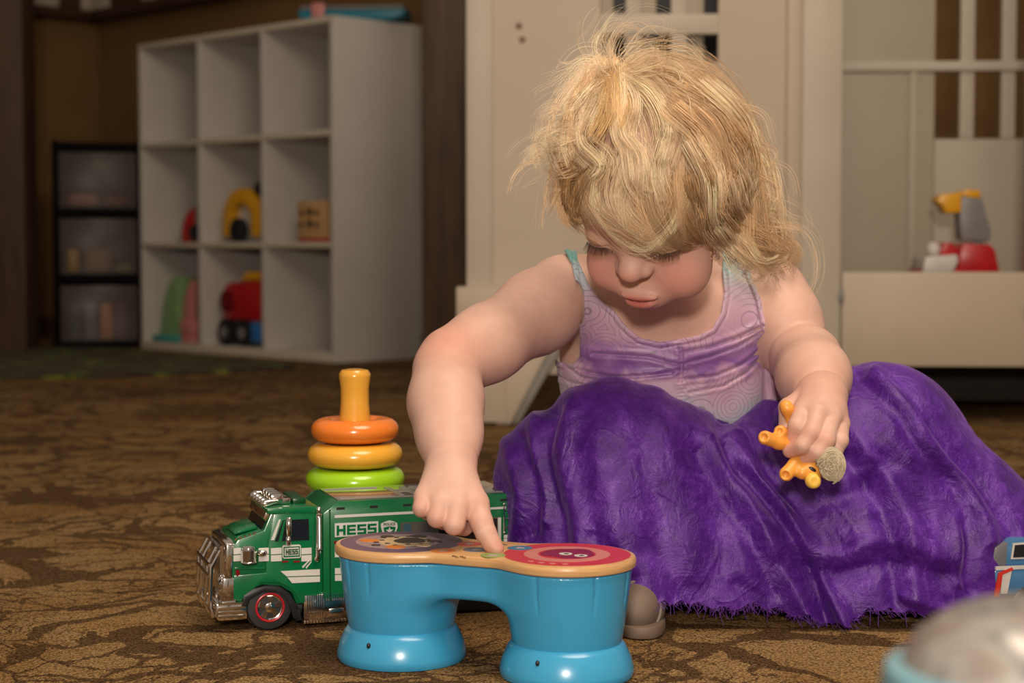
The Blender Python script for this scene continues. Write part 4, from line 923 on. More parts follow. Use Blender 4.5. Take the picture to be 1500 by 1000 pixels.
def f_hand_l(p):
    d = d_cone(p, J(1204, 584, 1.872), J(1205, 598, 1.858), .0270, .0250)
    m = {'i': (J(1177, 602, 1.845), .0125), 'm': (J(1198, 605, 1.835), .0130), 'r': (J(1217, 611, 1.838), .0125), 'p': (J(1231, 621, 1.848), .0110)}
    for k in 'imrp': d = sm(d, d_cone(p, J(1200 + {'i': -10, 'm': 0, 'r': 8, 'p': 12}[k], 592, 1.862), m[k][0], .0180, m[k][1]), .008)
    F_ = {'i': [(J(1169, 624, 1.826), .0112), (J(1163, 643, 1.829), .0096)],
          'm': [(J(1189, 634, 1.815), .0110), (J(1176, 652, 1.812), .0098), (J(1157, 660, 1.822), .0085)],
          'r': [(J(1209, 645, 1.813), .0110), (J(1198, 662, 1.810), .0098), (J(1180, 672, 1.820), .0086)],
          'p': [(J(1230, 645, 1.823), .0098), (J(1223, 659, 1.822), .0090), (J(1208, 667, 1.828), .0080)]}
    for k, pts in F_.items(): d = sm(d, chain(p, [(m[k][0], m[k][1] * .9)] + [(a, r * .95) for a, r in pts], .003), .0013)
    return sm(d, chain(p, [(J(1178, 585, 1.875), .014), (J(1155, 597, 1.862), .0105), (J(1152, 625, 1.850), .0088)], .004), .004)
def f_torso(p):
    d = d_ell(p, J(968, 505, 2.085), (.124, .082, .115)); d = sm(d, d_cone(p, J(882, 432, 2.045), J(1082, 436, 2.065), .047, .046), .05)
    d = sm(d, d_ell(p, J(985, 610, 2.11), (.126, .090, .115)), .05)
    return sm(d, d_ell(p, J(1010, 740, 2.14), (.13, .10, .09)), .04)
def f_head(p):
    q = (p - HS) @ HM; x = q[:, 0]; q = np.stack([x, -q[:, 1], q[:, 2]], -1); s = q.copy(); s[:, 0] = np.abs(s[:, 0])
    e = lambda c, r: d_ell(q, c, r); es = lambda c, r: d_ell(s, c, r)
    d = e((0, -.004, 0), (.080, .097, .088)); d = sm(d, e((0, .018, -.066), (.064, .062, .068)), .03)
    d = sm(d, e((0, .040, -.022), (.064, .050, .052)), .025)
    d = sm(d, es((.036, .047, -.098), (.0345, .034, .035)), .022)
    d = sm(d, e((0, .010, -.098), (.056, .050, .038)), .02); d = sm(d, e((0, .048, -.124), (.022, .018, .015)), .016)
    d = sm(d, e((0, .066, -.116), (.029, .0215, .024)), .014)
    d = smax(d, -es((.037, .108, -.042), (.022, .020, .011)), .012)
    d = sm(d, es((.037, .0690, -.044), (.019, .0178, .0145)), .006)
    d = sm(d, d_cone(q, (0, .078, -.036), (0, .0910, -.066), .0110, .0115), .014); d = sm(d, e((0, .0965, -.0710), (.0130, .0125, .0115)), .008)
    d = sm(d, es((.0128, .0870, -.0745), (.0080, .0090, .0078)), .006)
    d = smax(d, -es((.0062, .0975, -.0835), (.0036, .0040, .0030)), .003)
    d = sm(d, e((0, .0865, -.1115), (.0205, .0058, .0050)), .005); d = sm(d, e((0, .0848, -.1215), (.0165, .0072, .0060)), .005)
    mz = -.1163 + 0.10 * s[:, 0] ** 1.0 * (s[:, 0] > .007) * 0.2
    d = smax(d, -(np.maximum(np.abs(q[:, 2] - mz) - .0007, np.maximum(s[:, 0] - .0195, np.abs(q[:, 1] - .094) - .0085))), .0022)
    d = smax(d, -e((0, .0950, -.0990), (.0022, .005, .006)), .004)
    lid = -.0490 - 2.0 * (s[:, 0] - .037) ** 2 * -8
    d = smax(d, -(np.maximum(np.abs(q[:, 2] - lid) - .0004, np.maximum(np.abs(s[:, 0] - .037) - .0145, np.abs(q[:, 1] - .088) - .012))), .0018)
    ear = sm(es((.080, -.006, -.055), (.011, .019, .027)), es((.084, -.004, -.075), (.007, .010, .012)), .006)
    ear = smax(ear, -es((.091, .000, -.052), (.006, .011, .017)), .004)
    return sm(d, ear, .006)
EYEC = [hl(s * .037, .0690, -.055) for s in (-1, 1)]
LEGS = [[(J(962, 745, 2.12), .068), (J(915, 672, 1.975), .050), (J(926, 860, 1.925), .034)],
        [(J(1085, 750, 2.13), .070), (J(1345, 690, 2.02), .050), (J(1175, 868, 2.06), .034)]]
def crease(p, c, n, w, amp, rad):
    q = p - c; a = q @ n; return amp * np.exp(-(a / w) ** 2) * np.exp(-((q * q).sum(-1) / rad ** 2) ** 2)
def f_body(p):
    c = p.mean(0); ext = np.abs(p - c).max() * 1.8 + .03
    def near(a, r): return np.linalg.norm(c - a) < r + ext
    big = 1.0; d = np.full(len(p), big)
    far = []
    def add(cond_c, r, fn, k):
        nonlocal d
        if near(cond_c, r): d = sm(d, fn(p), k) if d.min() < big * .99 else fn(p)
        else: far.append(max(0.02, np.linalg.norm(c - cond_c) - r))
    add(J(985, 600, 2.1), .33, f_torso, .03)
    add(J(960, 420, 2.0), .12, lambda q: chain(q, [(J(968, 450, 2.06), .050), (J(958, 365, 1.95), .046)], .01), .035)
    for L in LEGS: add((L[0][0] + L[1][0] + L[2][0]) / 3, .26, lambda q: chain(q, L, .03), .03)
    ar = d
    if near(J(750, 490, 1.93), .20):
        u = chain(p, AR_UP, .02); d = sm(d, u, .022)
        d = sm(d, chain(p, AR_LO, .02), .0075)
    else: far.append(.05)
    if near(J(655, 610, 1.80), .12):
        d = sm(d, chain(p, AR_LO, .02), .0075)
    if near(J(668, 735, 1.73), .075):
        d = sm(d, f_hand_r(p), .007)
    if near(J(1148, 475, 2.04), .13): d = sm(d, chain(p, AL_UP, .02), .018)
    if near(J(1192, 552, 1.94), .12): d = sm(d, chain(p, AL_LO, .02), .0065)
    if near(J(1195, 625, 1.84), .085): d = sm(d, f_hand_l(p), .007)
    if near(HS + HM @ np.array([0, 0, -.04]), .17): d = sm(d, f_head(p), .014)
    if near(J(661, 676, 1.762), .04):
        ax = (AR_LO[3][0] - AR_LO[2][0]); ax /= np.linalg.norm(ax); d = d + crease(p, J(660, 677, 1.762), ax, .0022, .0014, .04)
    if near(J(1204, 572, 1.885), .05):
        ax = (AL_LO[2][0] - AL_LO[1][0]); ax /= np.linalg.norm(ax); d = d + crease(p, J(1204, 568, 1.885), ax, .0024, .0016, .05)
    if near(J(709, 775, 1.704), .02):
        ax = J(721, 796, 1.6985) - J(705, 764, 1.708); ax /= np.linalg.norm(ax); d = d + crease(p, J(709, 774, 1.700), ax, .0009, .0007, .014)
    return d
lo = np.array([-.145, 1.66, -.01]); hi = np.array([.60, 2.30, .66])
V, F = nets(f_body, lo, hi, 0.0016)
# skin tint from anatomy
def bump3(c, r): return np.exp(-((V - c) ** 2).sum(-1) / (r * r))
base = np.array([0.59, 0.375, 0.305]); tint = np.tile(base, (len(V), 1))
def blend(c, w): 
    global tint
    w = np.clip(w, 0, 1)[:, None]; tint = tint * (1 - w) + np.array(c) * w
red = (0.56, 0.20, 0.14)
for s in (-1, 1): blend((0.68, 0.27, 0.22), .70 * bump3(hl(s * .043, .068, -.090), .028))
blend((0.60, 0.24, 0.18), .5 * bump3(hl(0, .107, -.073), .013))
q = (V - HS) @ HM; hx, hf, hu = q[:, 0], -q[:, 1], q[:, 2]
lip = (np.exp(-((hx / .0185) ** 4)) * np.exp(-(((hu + .1165) / .0092) ** 4)) * (hf > .078))
blend((0.46, 0.12, 0.105), .9 * lip)
blend((0.25, 0.04, 0.03), .8 * np.exp(-((hx / .0165) ** 4)) * np.exp(-(((hu + .1165) / .0014) ** 2)) * (hf > .070) * (hf < .092))
for c, r, w in [(J(664, 500, 1.84), .030, .35), (J(640, 500, 1.86), .035, .35), (J(727, 803, 1.695), .012, .6), (J(618, 744, 1.71), .010, .45), (J(640, 758, 1.70), .010, .45), (J(665, 768, 1.70), .010, .45), (J(697, 737, 1.71), .014, .25),
                (J(1203, 578, 1.87), .04, .25), (J(1163, 643, 1.822), .010, .45), (J(1157, 660, 1.815), .010, .4), (J(1180, 672, 1.812), .010, .4), (J(680, 775, 1.73), .012, .6), (J(1189, 634, 1.805), .010, .3), (J(1209, 645, 1.803), .010, .3), (J(705, 764, 1.70), .008, .3)]: blend(red, w * bump3(c, r))
scalp = np.clip((hu + .030) / .03, 0, 1) * (np.linalg.norm(V - HS, axis=1) < .14)
scalp = np.maximum(scalp, np.clip((.035 - hf) / .02, 0, 1) * (hu > -.06) * (np.linalg.norm(V - HS, axis=1) < .14) * (np.abs(hx) < .10))
blend((0.66, 0.43, 0.31), .6 * scalp)
g = G('skin'); at = g.node('ShaderNodeAttribute', attribute_name='tint').outputs['Color']; c = g.coord()
mot = g.ramp(g.noise(c, 45, 4), [(0.3, (0.95, 0.92, 0.90)), (0.7, (1.04, 1.03, 1.02))])
g.set(Base_Color=g.mix(1.0, at, mot, 'MULTIPLY'), Roughness=0.52, Subsurface_Weight=0.22, Subsurface_Scale=0.008)
g.b.inputs['Subsurface Radius'].default_value = (1.0, 0.35, 0.2); g.b.inputs['Specular IOR Level'].default_value = 0.38
g.bump(g.noise(c, 900, 2), 0.12, 0.0004); skin = g.m
own(np_mesh('body', V, F, skin, None, tint))
# lashes, brows
lm_ = plain('lash', (0.05, 0.028, 0.015), 0.6)
LS = []
for s in (-1, 1):
    for k in range(34):
        t = k / 33; x = s * (.037 + (t - .5) * .030); zz = -.0500 - 0.5 * ((t - .5) * 2) ** 2 * -.0030
        f0 = .0690 + .0178 * math.sqrt(max(0.05, 1 - ((x * s - .037) / .019) ** 2)) * .98; ln = .0115 + .002 * RNG.random(); j = (RNG.random() - .5) * .0015
        a = [hl(x + i / 5 * ((t - .5) * .006 * s + j), f0 + ln * i / 5 * .75, zz - ln * .55 * (i / 5) + .0022 * (i / 5) ** 2) for i in range(6)]; LS.append(a)
LS = np.array(LS); own(strands('eyelashes', LS, np.linspace(.00045, .00012, 6)[None].repeat(len(LS), 0), lm_))

# ------------------------------------------------------------------ tank top
NECK = [(840, 320), (846, 380), (862, 415), (882, 440), (901, 456), (917, 477), (937, 494), (967, 501), (995, 496), (1023, 491), (1043, 481), (1056, 458), (1061, 428), (1058, 400), (1060, 320)]
ARML = [(700, 250), (815, 335), (824, 362), (837, 385), (847, 430), (849, 481), (849, 522), (838, 533), (818, 530), (803, 510), (790, 470), (700, 470)]
ARMR = [(1090, 300), (1099, 400), (1114, 436), (1121, 469), (1120, 500), (1200, 520), (1260, 300)]
FOLDS = [([(868, 518), (905, 520), (950, 523), (985, 532), (998, 534)], 2.2, .0024), ([(1000, 516), (1040, 508), (1080, 495), (1113, 480)], 2.2, .0024),
         ([(1002, 532), (1040, 522), (1080, 508), (1116, 486)], 1.8, .0018), ([(850, 545), (900, 552), (960, 548), (1000, 540)], 1.8, .0016), ([(845, 540), (890, 551), (930, 553), (985, 547)], 1.8, .0016),
         ([(1003, 555), (1050, 550), (1085, 535), (1112, 515)], 2.0, .0020), ([(1010, 575), (1060, 565), (1095, 545), (1116, 522)], 1.8, .0016), ([(825, 533), (850, 552), (900, 562), (930, 562)], 2.2, .0022),
         ([(812, 548), (835, 560), (860, 566), (885, 568)], 2.0, .0018), ([(997, 510), (999, 530), (997, 558)], 2.6, .0022)]
BIND = [NECK[1:-1], ARML[1:-1], ARMR[1:4]]
def f_top(p, cuts=True):
    d = sm(f_torso(p), d_cone(p, AR_UP[0][0], AR_UP[1][0], .047, .0455), .022); d = sm(d, d_cone(p, AL_UP[0][0], AL_UP[1][0], .042, .0405), .018) - .0042
    x, y = PX(p); fr_ = p[:, 1] < 2.09
    for pts, w, amp in FOLDS:
        ld = line_dist(x, y, pts); d = d + fr_ * amp * (np.exp(-(ld / w) ** 2) - .55 * np.exp(-((ld - 2.6 * w) / (1.8 * w)) ** 2))
    for i, pts in enumerate(BIND):
        ld = line_dist(x, y, pts); d = d - fr_ * .0016 * np.clip(1 - (np.abs(ld - 4.2) / 4.2) ** 4, 0, 1) + fr_ * .0009 * np.exp(-((ld - 9) / 1.4) ** 2)
    d = d + fr_ * .0004 * np.sin(y * 1.15 + 3 * np.sin(x * .05)) * np.exp(-((x - 998) / 7) ** 2) * 1.5
    if cuts:
        mm = .00081
        for pts in (NECK, ARML, ARMR): d = smax(d, -poly_sdf(x, y, pts) * mm, .001)
    return smax(d, .12 - p[:, 2], .002)
V, F = nets(f_top, (.0, 1.98, .11), (.34, 2.24, .44), 0.0014)
g = G('tank_top_fabric'); geo = g.node('ShaderNodeNewGeometry').outputs['Position']
sep = g.node('ShaderNodeSeparateXYZ', i_Vector=geo); z = sep.outputs[2]; xw = sep.outputs[0]
nn = g.noise(geo, 18, 3, 0.6, 0.5)
zz = g.math('ADD', z, g.math('MULTIPLY', g.math('SUBTRACT', nn, 0.5), 0.085))
zz = g.math('ADD', zz, g.math('MULTIPLY', g.math('ABSOLUTE', g.math('SUBTRACT', xw, 0.178)), -0.10))
fac = g.math('DIVIDE', g.math('SUBTRACT', zz, 0.18), 0.26)
teal = (0.10, 0.33, 0.30); lil = (0.44, 0.34, 0.43); pnk = (0.50, 0.30, 0.42); pur = (0.19, 0.07, 0.28)
colr = g.ramp(fac, [(0.06, teal), (0.16, (0.34, 0.38, 0.42)), (0.25, (0.50, 0.38, 0.48)), (0.32, pnk), (0.38, pur), (0.47, (0.32, 0.16, 0.38)), (0.55, pnk), (0.68, lil), (0.80, (0.30, 0.40, 0.42)), (0.90, teal)])
vor = g.node('ShaderNodeTexVoronoi', feature='F1', i_Vector=g.mapping(geo, (1, 0.4, 1.1)), i_Scale=24.0).outputs[0]
ringl = g.math('ABSOLUTE', g.math('SINE', g.math('MULTIPLY', vor, 26.0)))
lines = g.math('MULTIPLY', g.ramp(ringl, [(0.0, (1, 1, 1)), (0.34, (0, 0, 0))]), g.ramp(g.noise(geo, 9, 2), [(0.38, (0, 0, 0)), (0.48, (1, 1, 1))]))
colr = g.mix(g.math('MULTIPLY', lines, 0.75), colr, (0.11, 0.09, 0.14))
foil = g.ramp(g.noise(g.mapping(geo, (60, 30, 160)), 1.6, 3, 0.7, 1.5), [(0.66, (0, 0, 0)), (0.70, (1, 1, 1))])
foil = g.math('MULTIPLY', foil, g.ramp(g.noise(geo, 22, 1), [(0.55, (0, 0, 0)), (0.62, (1, 1, 1))]))
colr = g.mix(g.math('MULTIPLY', foil, 0.7), colr, (0.70, 0.68, 0.72))
g.set(Base_Color=colr, Roughness=0.42); g.b.inputs['Sheen Weight'].default_value = 0.2
g.bump(g.noise(geo, 1500, 2), 0.25, 0.0004); topm = g.m
own(np_mesh('tank_top', V, F, topm))
# little side bow of the top at the waist on the right
def quickblob(name, f, lo, hi, h, mat, par=None):
    V, F = nets(f, lo, hi, h, 8); return np_mesh(name, V, F, mat, par)
pinkfab = plain('side_ruffle', (0.42, 0.27, 0.38), 0.5, bump=0.3, bscale=700)
own(quickblob('side_ruffle', lambda p: sm(d_ell(p, J(1128, 542, 2.05), (.009, .012, .020)), d_cone(p, J(1127, 550, 2.045), J(1136, 588, 2.03), .009, .018), .01) + .0015 * np.sin(p[:, 0] * 700), J(1085, 620, 2.0) - .02, J(1150, 520, 2.09) + .02, .002, pinkfab))

# ------------------------------------------------------------------ skirt: cloth settled over the legs
MOUNDS = [(J(905, 668, 1.985), J(912, 830, 1.965), .092, .098), (J(820, 700, 2.015), J(850, 830, 2.00), .076, .072), (J(1010, 700, 2.00), J(1010, 830, 1.98), .075, .095),
          (J(1140, 690, 2.03), J(1290, 650, 2.02), .078, .088), (J(1290, 650, 2.02), J(1395, 775, 2.02), .088, .085), (J(1395, 775, 2.02), J(1540, 870, 2.02), .088, .070),
          (J(1120, 810, 1.985), J(1330, 830, 1.975), .085, .085), (J(1330, 830, 1.975), J(1450, 850, 1.985), .075, .060)]
def f_coll(p):
    d = None
    for a, b, ra, rb in MOUNDS:
        e = d_cone(p, a, b, ra, rb); d = e if d is None else sm(d, e, .035)
    return d
NA, NR = 300, 72
phi = np.linspace(0, 2*PI, NA, endpoint=False)
WC = J(1000, 640, 2.12); wz_ = .205
cw_, sw_ = np.cos(phi), np.sin(phi)
LEN = .175 + .23 * np.clip(cw_, 0, 1) ** 2 - .035 * np.clip(-cw_, 0, 1) + .008 * np.sin(5 * phi) + .006 * np.sin(11 * phi + 1)
front = np.clip(-sw_, 0, 1)
s_ = np.linspace(0, 1, NR)
R_ = LEN[None] * s_[:, None]
X = np.zeros((NR, NA, 3))
wr = np.stack([.128 * cw_, .098 * sw_], -1)
X[..., 0] = WC[0] + wr[None, :, 0] + cw_ * R_ * 1.0; X[..., 1] = WC[1] + wr[None, :, 1] + sw_ * R_ * .92
X[..., 2] = wz_ + np.clip(R_ * 3, 0, .16)
X[1:] += RNG.normal(0, .0012, (NR - 1, NA, 3))
full = 1.10 + .10 * np.sin(3 * phi + .5) * np.sin(7 * phi)          # gathered fullness
circ0 = 2 * PI * (.113 + R_) / NA
lc = circ0 * full[None] * (1.0 + .05 * s_[:, None]); lr_ = (LEN / (NR - 1))[None].repeat(NR - 1, 0)
Vv = np.zeros_like(X); wgt = np.ones((NR, 1, 1)); wgt[0] = 0
def con(A, B, L, wa, wb, k):
    d_ = B - A; n_ = np.linalg.norm(d_, axis=-1, keepdims=True) + 1e-9; c_ = (n_ - L[..., None]) / n_ * d_ * k / np.maximum(wa + wb, 1e-6)
    return c_ * wa, c_ * wb
def solve(X):
    for par in (0, 1):                      # rings
        i = np.arange(par, NA, 2); j = (i + 1) % NA
        a, b = con(X[:, i], X[:, j], lc[:, i], wgt, wgt, .9); X[:, i] += a; X[:, j] -= b
    for par in (0, 1):                      # rays
        i = np.arange(par, NR - 1, 2)
        a, b = con(X[i], X[i + 1], lr_[i], wgt[i], wgt[i + 1], .95); X[i] += a; X[i + 1] -= b
    for sgn in (1, -1):                     # shear
        Y_ = np.roll(X, -sgn, 1); Lq = np.sqrt(lc[:-1] ** 2 + lr_ ** 2)
        a, b = con(X[:-1], Y_[1:], Lq, wgt[:-1], wgt[1:], .16); X[:-1] += a; X[1:] -= np.roll(b, sgn, 1)
    # stiffness over two and five cells keeps folds wide, like organza
    for st_, kk in ((2, .25), (5, .10)):
        Y_ = np.roll(X, -st_, 1); d_ = Y_ - X; n_ = np.linalg.norm(d_, axis=-1, keepdims=True) + 1e-9; L = lc[..., None] * st_ * .93
        c_ = np.minimum(n_ - L, 0) / n_ * d_ * kk * .5 * wgt; X += c_; X -= np.roll(c_, st_, 1)
        d_ = X[st_:] - X[:-st_]; n_ = np.linalg.norm(d_, axis=-1, keepdims=True) + 1e-9; L = lr_[0][None, :, None] * st_ * .95
        c_ = np.minimum(n_ - L, 0) / n_ * d_ * kk * .5; X[:-st_] += c_ * wgt[:-st_]; X[st_:] -= c_ * wgt[st_:]
    return X
def collide(X, Xo):
    p = X.reshape(-1, 3); d_ = f_coll(p); m_ = d_ < .004
    if m_.any():
        q = p[m_]; e = .002; gr = np.stack([f_coll(q + v) - f_coll(q - v) for v in np.eye(3) * e], -1); gr /= np.linalg.norm(gr, axis=-1, keepdims=True) + 1e-9
        q = q + gr * (.004 - d_[m_])[:, None]; po = Xo.reshape(-1, 3)[m_]; t_ = q - po; tn = t_ - gr * (t_ * gr).sum(-1, keepdims=True); q = q - tn * .35
        p[m_] = q
    X = p.reshape(X.shape); fl_ = X[..., 2] < .004
    X[..., 2] = np.maximum(X[..., 2], .004); X[..., :2] = np.where(fl_[..., None], Xo[..., :2] + (X[..., :2] - Xo[..., :2]) * .4, X[..., :2])
    return X
dtm = 1 / 60; pin = X[0].copy()
for step in range(110):
    Xo = X.copy(); Vv *= .965; Vv[..., 2] -= 9.8 * dtm * (.55 if step < 70 else .8); X = X + Vv * dtm * wgt
    for it in range(7): X = solve(X); X[0] = pin
    X = collide(X, Xo); X[0] = pin; Vv = (X - Xo) / dtm
for it in range(2):
    X[1:-1] = X[1:-1] * .5 + .125 * (X[2:] + X[:-2] + np.roll(X, 1, 1)[1:-1] + np.roll(X, -1, 1)[1:-1])
# trim the hem to the height it hangs at
hx_, hy_ = PX(X[-1]); HH = np.interp(hx_, [740, 930, 1000, 1100, 1180, 1225, 1240, 1255, 1290, 1350, 1400, 1450], [.030, .040, .027, .028, .016, .006, .001, .010, .028, .022, .006, .012])
HH = np.where(sw_ < .05, HH, .008) + .003 * np.sin(23 * phi) * (sw_ < .05); XN = np.empty_like(X)
for j in range(NA):
    zc = X[:, j, 2]; k = NR - 1
    while k > NR // 2 and zc[k - 1] < HH[j]: k -= 1
    e_ = NR - 1.0
    if k < NR - 1 or zc[k] < HH[j]:
        d0 = zc[k - 1] - zc[k]; e_ = k - (np.clip((HH[j] - zc[k]) / d0, 0, 1) if d0 > 1e-6 else 0)
    tt = np.linspace(0, e_, NR); 
    for a in range(3): XN[:, j, a] = np.interp(tt, np.arange(NR), X[:, j, a])
for it in range(2): XN[-30:, :, 2] = .5 * XN[-30:, :, 2] + .25 * (np.roll(XN, 1, 1)[-30:, :, 2] + np.roll(XN, -1, 1)[-30:, :, 2])
X = XN
# resample finer, then press the folds of the photograph into the cloth
UPR, UPA = 4, 4
def up_r(X):
    n = (NR - 1) * UPR + 1; return spline(X.reshape(NR, -1), n).reshape(n, NA, 3)
def up_a(X):
    n = X.shape[0]; Xp = np.concatenate([X[:, -2:], X, X[:, :3]], 1); m = Xp.shape[1]
    Y_ = spline(Xp.transpose(1, 0, 2).reshape(m, -1), (m - 1) * UPA + 1).reshape(-1, n, 3).transpose(1, 0, 2); return Y_[:, 2 * UPA: 2 * UPA + NA * UPA]
XF = up_a(up_r(X)); NRF, NAF = XF.shape[:2]
def normals(X):
    a = np.gradient(X, axis=0); b = np.roll(X, -1, 1) - np.roll(X, 1, 1); n_ = np.cross(b, a); n_ /= np.linalg.norm(n_, axis=-1, keepdims=True) + 1e-9
    return n_
NF = normals(XF)
if NF[NRF // 2, int(NAF * .75), 1] > 0: NF = -NF            # outward at the front means towards the camera
pxs, pys = PX(XF); sF = np.linspace(0, 1, NRF)[:, None]; pF = np.linspace(0, 2*PI, NAF, endpoint=False)[None]
frontm = (NF[..., 1] < .35)
SF = [([(1060, 618), (1085, 690), (1135, 755), (1190, 815), (1212, 870), (1215, 915)], 8, -.011), ([(1072, 640), (1105, 700), (1158, 770), (1205, 830), (1228, 890), (1240, 925)], 6, .010), ([(1045, 640), (1070, 715), (1120, 790), (1165, 850), (1185, 900)], 8, .007),
      ([(1030, 660), (1060, 740), (1105, 810), (1140, 870)], 8, -.007), ([(812, 600), (800, 660), (802, 730), (818, 800)], 8, -.011), ([(838, 590), (828, 650), (832, 730), (850, 810)], 9, .006),
      ([(770, 640), (782, 700), (775, 780)], 7, -.008), ([(752, 650), (760, 710), (752, 790)], 7, .006), ([(790, 610), (788, 680), (790, 760)], 5, .006), ([(935, 560), (955, 620), (950, 700), (965, 790), (1000, 860)], 14, -.006), ([(985, 575), (1010, 650), (1035, 740), (1070, 830)], 12, -.005),
      ([(1170, 700), (1195, 735), (1250, 722), (1300, 680)], 10, -.007), ([(1110, 640), (1130, 700), (1180, 760), (1230, 800)], 9, -.008), ([(1150, 820), (1230, 838), (1310, 825), (1400, 842)], 12, -.010), ([(1230, 805), (1310, 795), (1380, 815)], 12, .007),
      ([(1250, 550), (1320, 610), (1385, 700), (1420, 790), (1430, 860)], 7, -.007), ([(1275, 548), (1345, 610), (1410, 700), (1450, 790)], 7, .007), ([(1300, 555), (1370, 625), (1430, 700), (1480, 790)], 6, -.006), ([(1235, 600), (1290, 680), (1330, 770), (1350, 870)], 9, .007),
      ([(1225, 640), (1265, 710), (1300, 790), (1318, 880)], 8, -.007), ([(870, 790), (900, 830), (930, 850)], 9, -.006), ([(1085, 860), (1120, 880), (1150, 905)], 8, -.006), ([(1200, 850), (1222, 880), (1238, 930)], 9, .006), ([(1330, 880), (1380, 890), (1420, 905)], 7, .006),
      ([(1090, 605), (1130, 625), (1160, 690)], 7, -.006), ([(1100, 590), (1145, 600), (1150, 640)], 6, .005), ([(1350, 640), (1400, 740), (1410, 850)], 6, .006), ([(880, 640), (878, 710), (890, 790)], 16, .006), ([(900, 870), (940, 880), (990, 893)], 8, .005)]
D_ = np.zeros(XF.shape[:2])
jx = 6 * np.sin(pys * .030 + 1); jy = 4 * np.sin(pxs * .03) 
for pts, w, amp in SF:
    ld = line_dist(pxs + jx, pys + jy, pts); w = w * 1.45; D_ += .8 * frontm * amp * (np.exp(-(ld / w) ** 2) - .30 * np.exp(-((ld - 2.4 * w) / (1.5 * w)) ** 2))
wx = .6 * np.sin(4 * sF + 3 * np.sin(2 * pF)) + .3 * np.sin(XF[..., 2] * 14 + XF[..., 0] * 12)
D_ += sF ** .6 * (.0026 * np.sin(13 * pF + 2.2 * wx) + .0016 * np.sin(24 * pF + 2.6 * wx + 5 * sF) * (.5 + .5 * np.sin(3 * pF + 1)))
def ridge(q): return 1 - np.abs(np.sin(q))
a_ = XF[..., 0] * 46 + 2.1 * np.sin(XF[..., 2] * 37 + 1.2) + 1.7 * np.sin(XF[..., 1] * 41); b_ = XF[..., 2] * 52 + 2.3 * np.sin(XF[..., 0] * 33) + 1.4 * np.sin(XF[..., 1] * 29 + 2)
D_ += .0013 * (ridge(a_ + b_ * .35) ** 6 * ridge(b_ * .31 + 1) ) + 0.0010 * ridge(b_ - a_ * .6 + 1.3 * np.sin(a_)) ** 8 * ridge(a_ * .23)
D_ *= np.clip(sF * 8, 0, 1)
XF = XF + NF * D_[..., None]
XF[-14:, :, 2] += (.0022 * np.sin(83 * pF + 5 * np.sin(7 * pF)))[0][None] * np.linspace(0, 1, 14)[:, None]
XF[..., 2] = np.maximum(XF[..., 2], .003)
idx = np.arange(NRF * NAF).reshape(NRF, NAF); i2 = np.roll(idx, -1, 1)
FS = np.stack([idx[:-1], i2[:-1], i2[1:], idx[1:]], -1).reshape(-1, 4)
def satin(name, alpha=1.0):
    g = G(name); c = g.coord(); geo = g.node('ShaderNodeNewGeometry').outputs['Position']
    big = g.noise(geo, 14, 4, 0.6, 1.2); moire = g.noise(g.mapping(geo, (1, 1, 1)), 38, 5, 0.75, 2.0); fine = g.noise(geo, 700, 2, 0.8)
    m1 = g.math('MULTIPLY', moire, fine)
    col = g.ramp(g.math('ADD', g.math('MULTIPLY', big, 0.5), g.math('MULTIPLY', m1, 0.75)), [(0.36, (0.040, 0.003, 0.135)), (0.50, (0.085, 0.012, 0.25)), (0.62, (0.18, 0.06, 0.40)), (0.78, (0.38, 0.22, 0.62))])  # ramp paints lit zones, dark zones and sheen patches into the purple
    g.set(Base_Color=col, Roughness=g.math('MULTIPLY_ADD', moire, 0.42, 0.22)); g.b.inputs['Sheen Weight'].default_value = 0.22; g.put(g.b.inputs['Sheen Tint'], (0.62, 0.36, 0.85)); g.b.inputs['Sheen Roughness'].default_value = 0.35
    g.put(g.b.inputs['Specular Tint'], (0.85, 0.65, 1.0)); g.b.inputs['Specular IOR Level'].default_value = 0.6
    if alpha < 1: g.set(Alpha=g.math('MULTIPLY_ADD', g.math('MULTIPLY', fine, big), 0.9, alpha - 0.2))
    cr = g.node('ShaderNodeTexNoise', i_Vector=geo, i_Scale=26.0, i_Detail=6.0, i_Roughness=0.7, i_Distortion=1.5).outputs[0]
    rg = g.math('ABSOLUTE', g.math('SUBTRACT', g.node('ShaderNodeTexNoise', i_Vector=geo, i_Scale=9.0, i_Detail=3.0, i_Roughness=0.5, i_Distortion=1.8).outputs[0], 0.5))
    rg = g.math('MULTIPLY', g.math('MINIMUM', rg, 0.05), -3.2)
    b1 = g.bump(g.math('ADD', g.math('ADD', cr, rg), g.math('MULTIPLY', fine, 0.05)), 0.52, 0.006)
    return g.m
sk = own(np_mesh('skirt', XF.reshape(-1, 3), FS, satin('purple_organza')))
# loose threads along the hem
hem = XF[-1][::UPA]; hem4 = XF[-16][::UPA]; TH_ = []
for k in range(3200):
    a = RNG.random() * NA; i = int(a); p0 = hem[i % NA] * (1 - a + i) + hem[(i + 1) % NA] * (a - i); inn_ = hem4[i % NA]; dr = p0 - inn_; dr /= np.linalg.norm(dr) + 1e-9
    ln = .0025 + .009 * RNG.random() ** 2.5; dv = dr + RNG.normal(0, .55, 3); t_ = np.linspace(0, 1, 5)[:, None]; s3 = p0 + dv * ln * t_ + RNG.normal(0, .0012, 3) * t_ ** 2; s3[:, 2] = np.maximum(s3[:, 2], .002); TH_.append(s3)
TH_ = np.array(TH_); th = strands('frayed_threads', TH_, np.full((len(TH_), 5), .00024), plain('thread_purple', (0.16, 0.04, 0.36), 0.5)); own(th); th['kind'] = 'stuff'

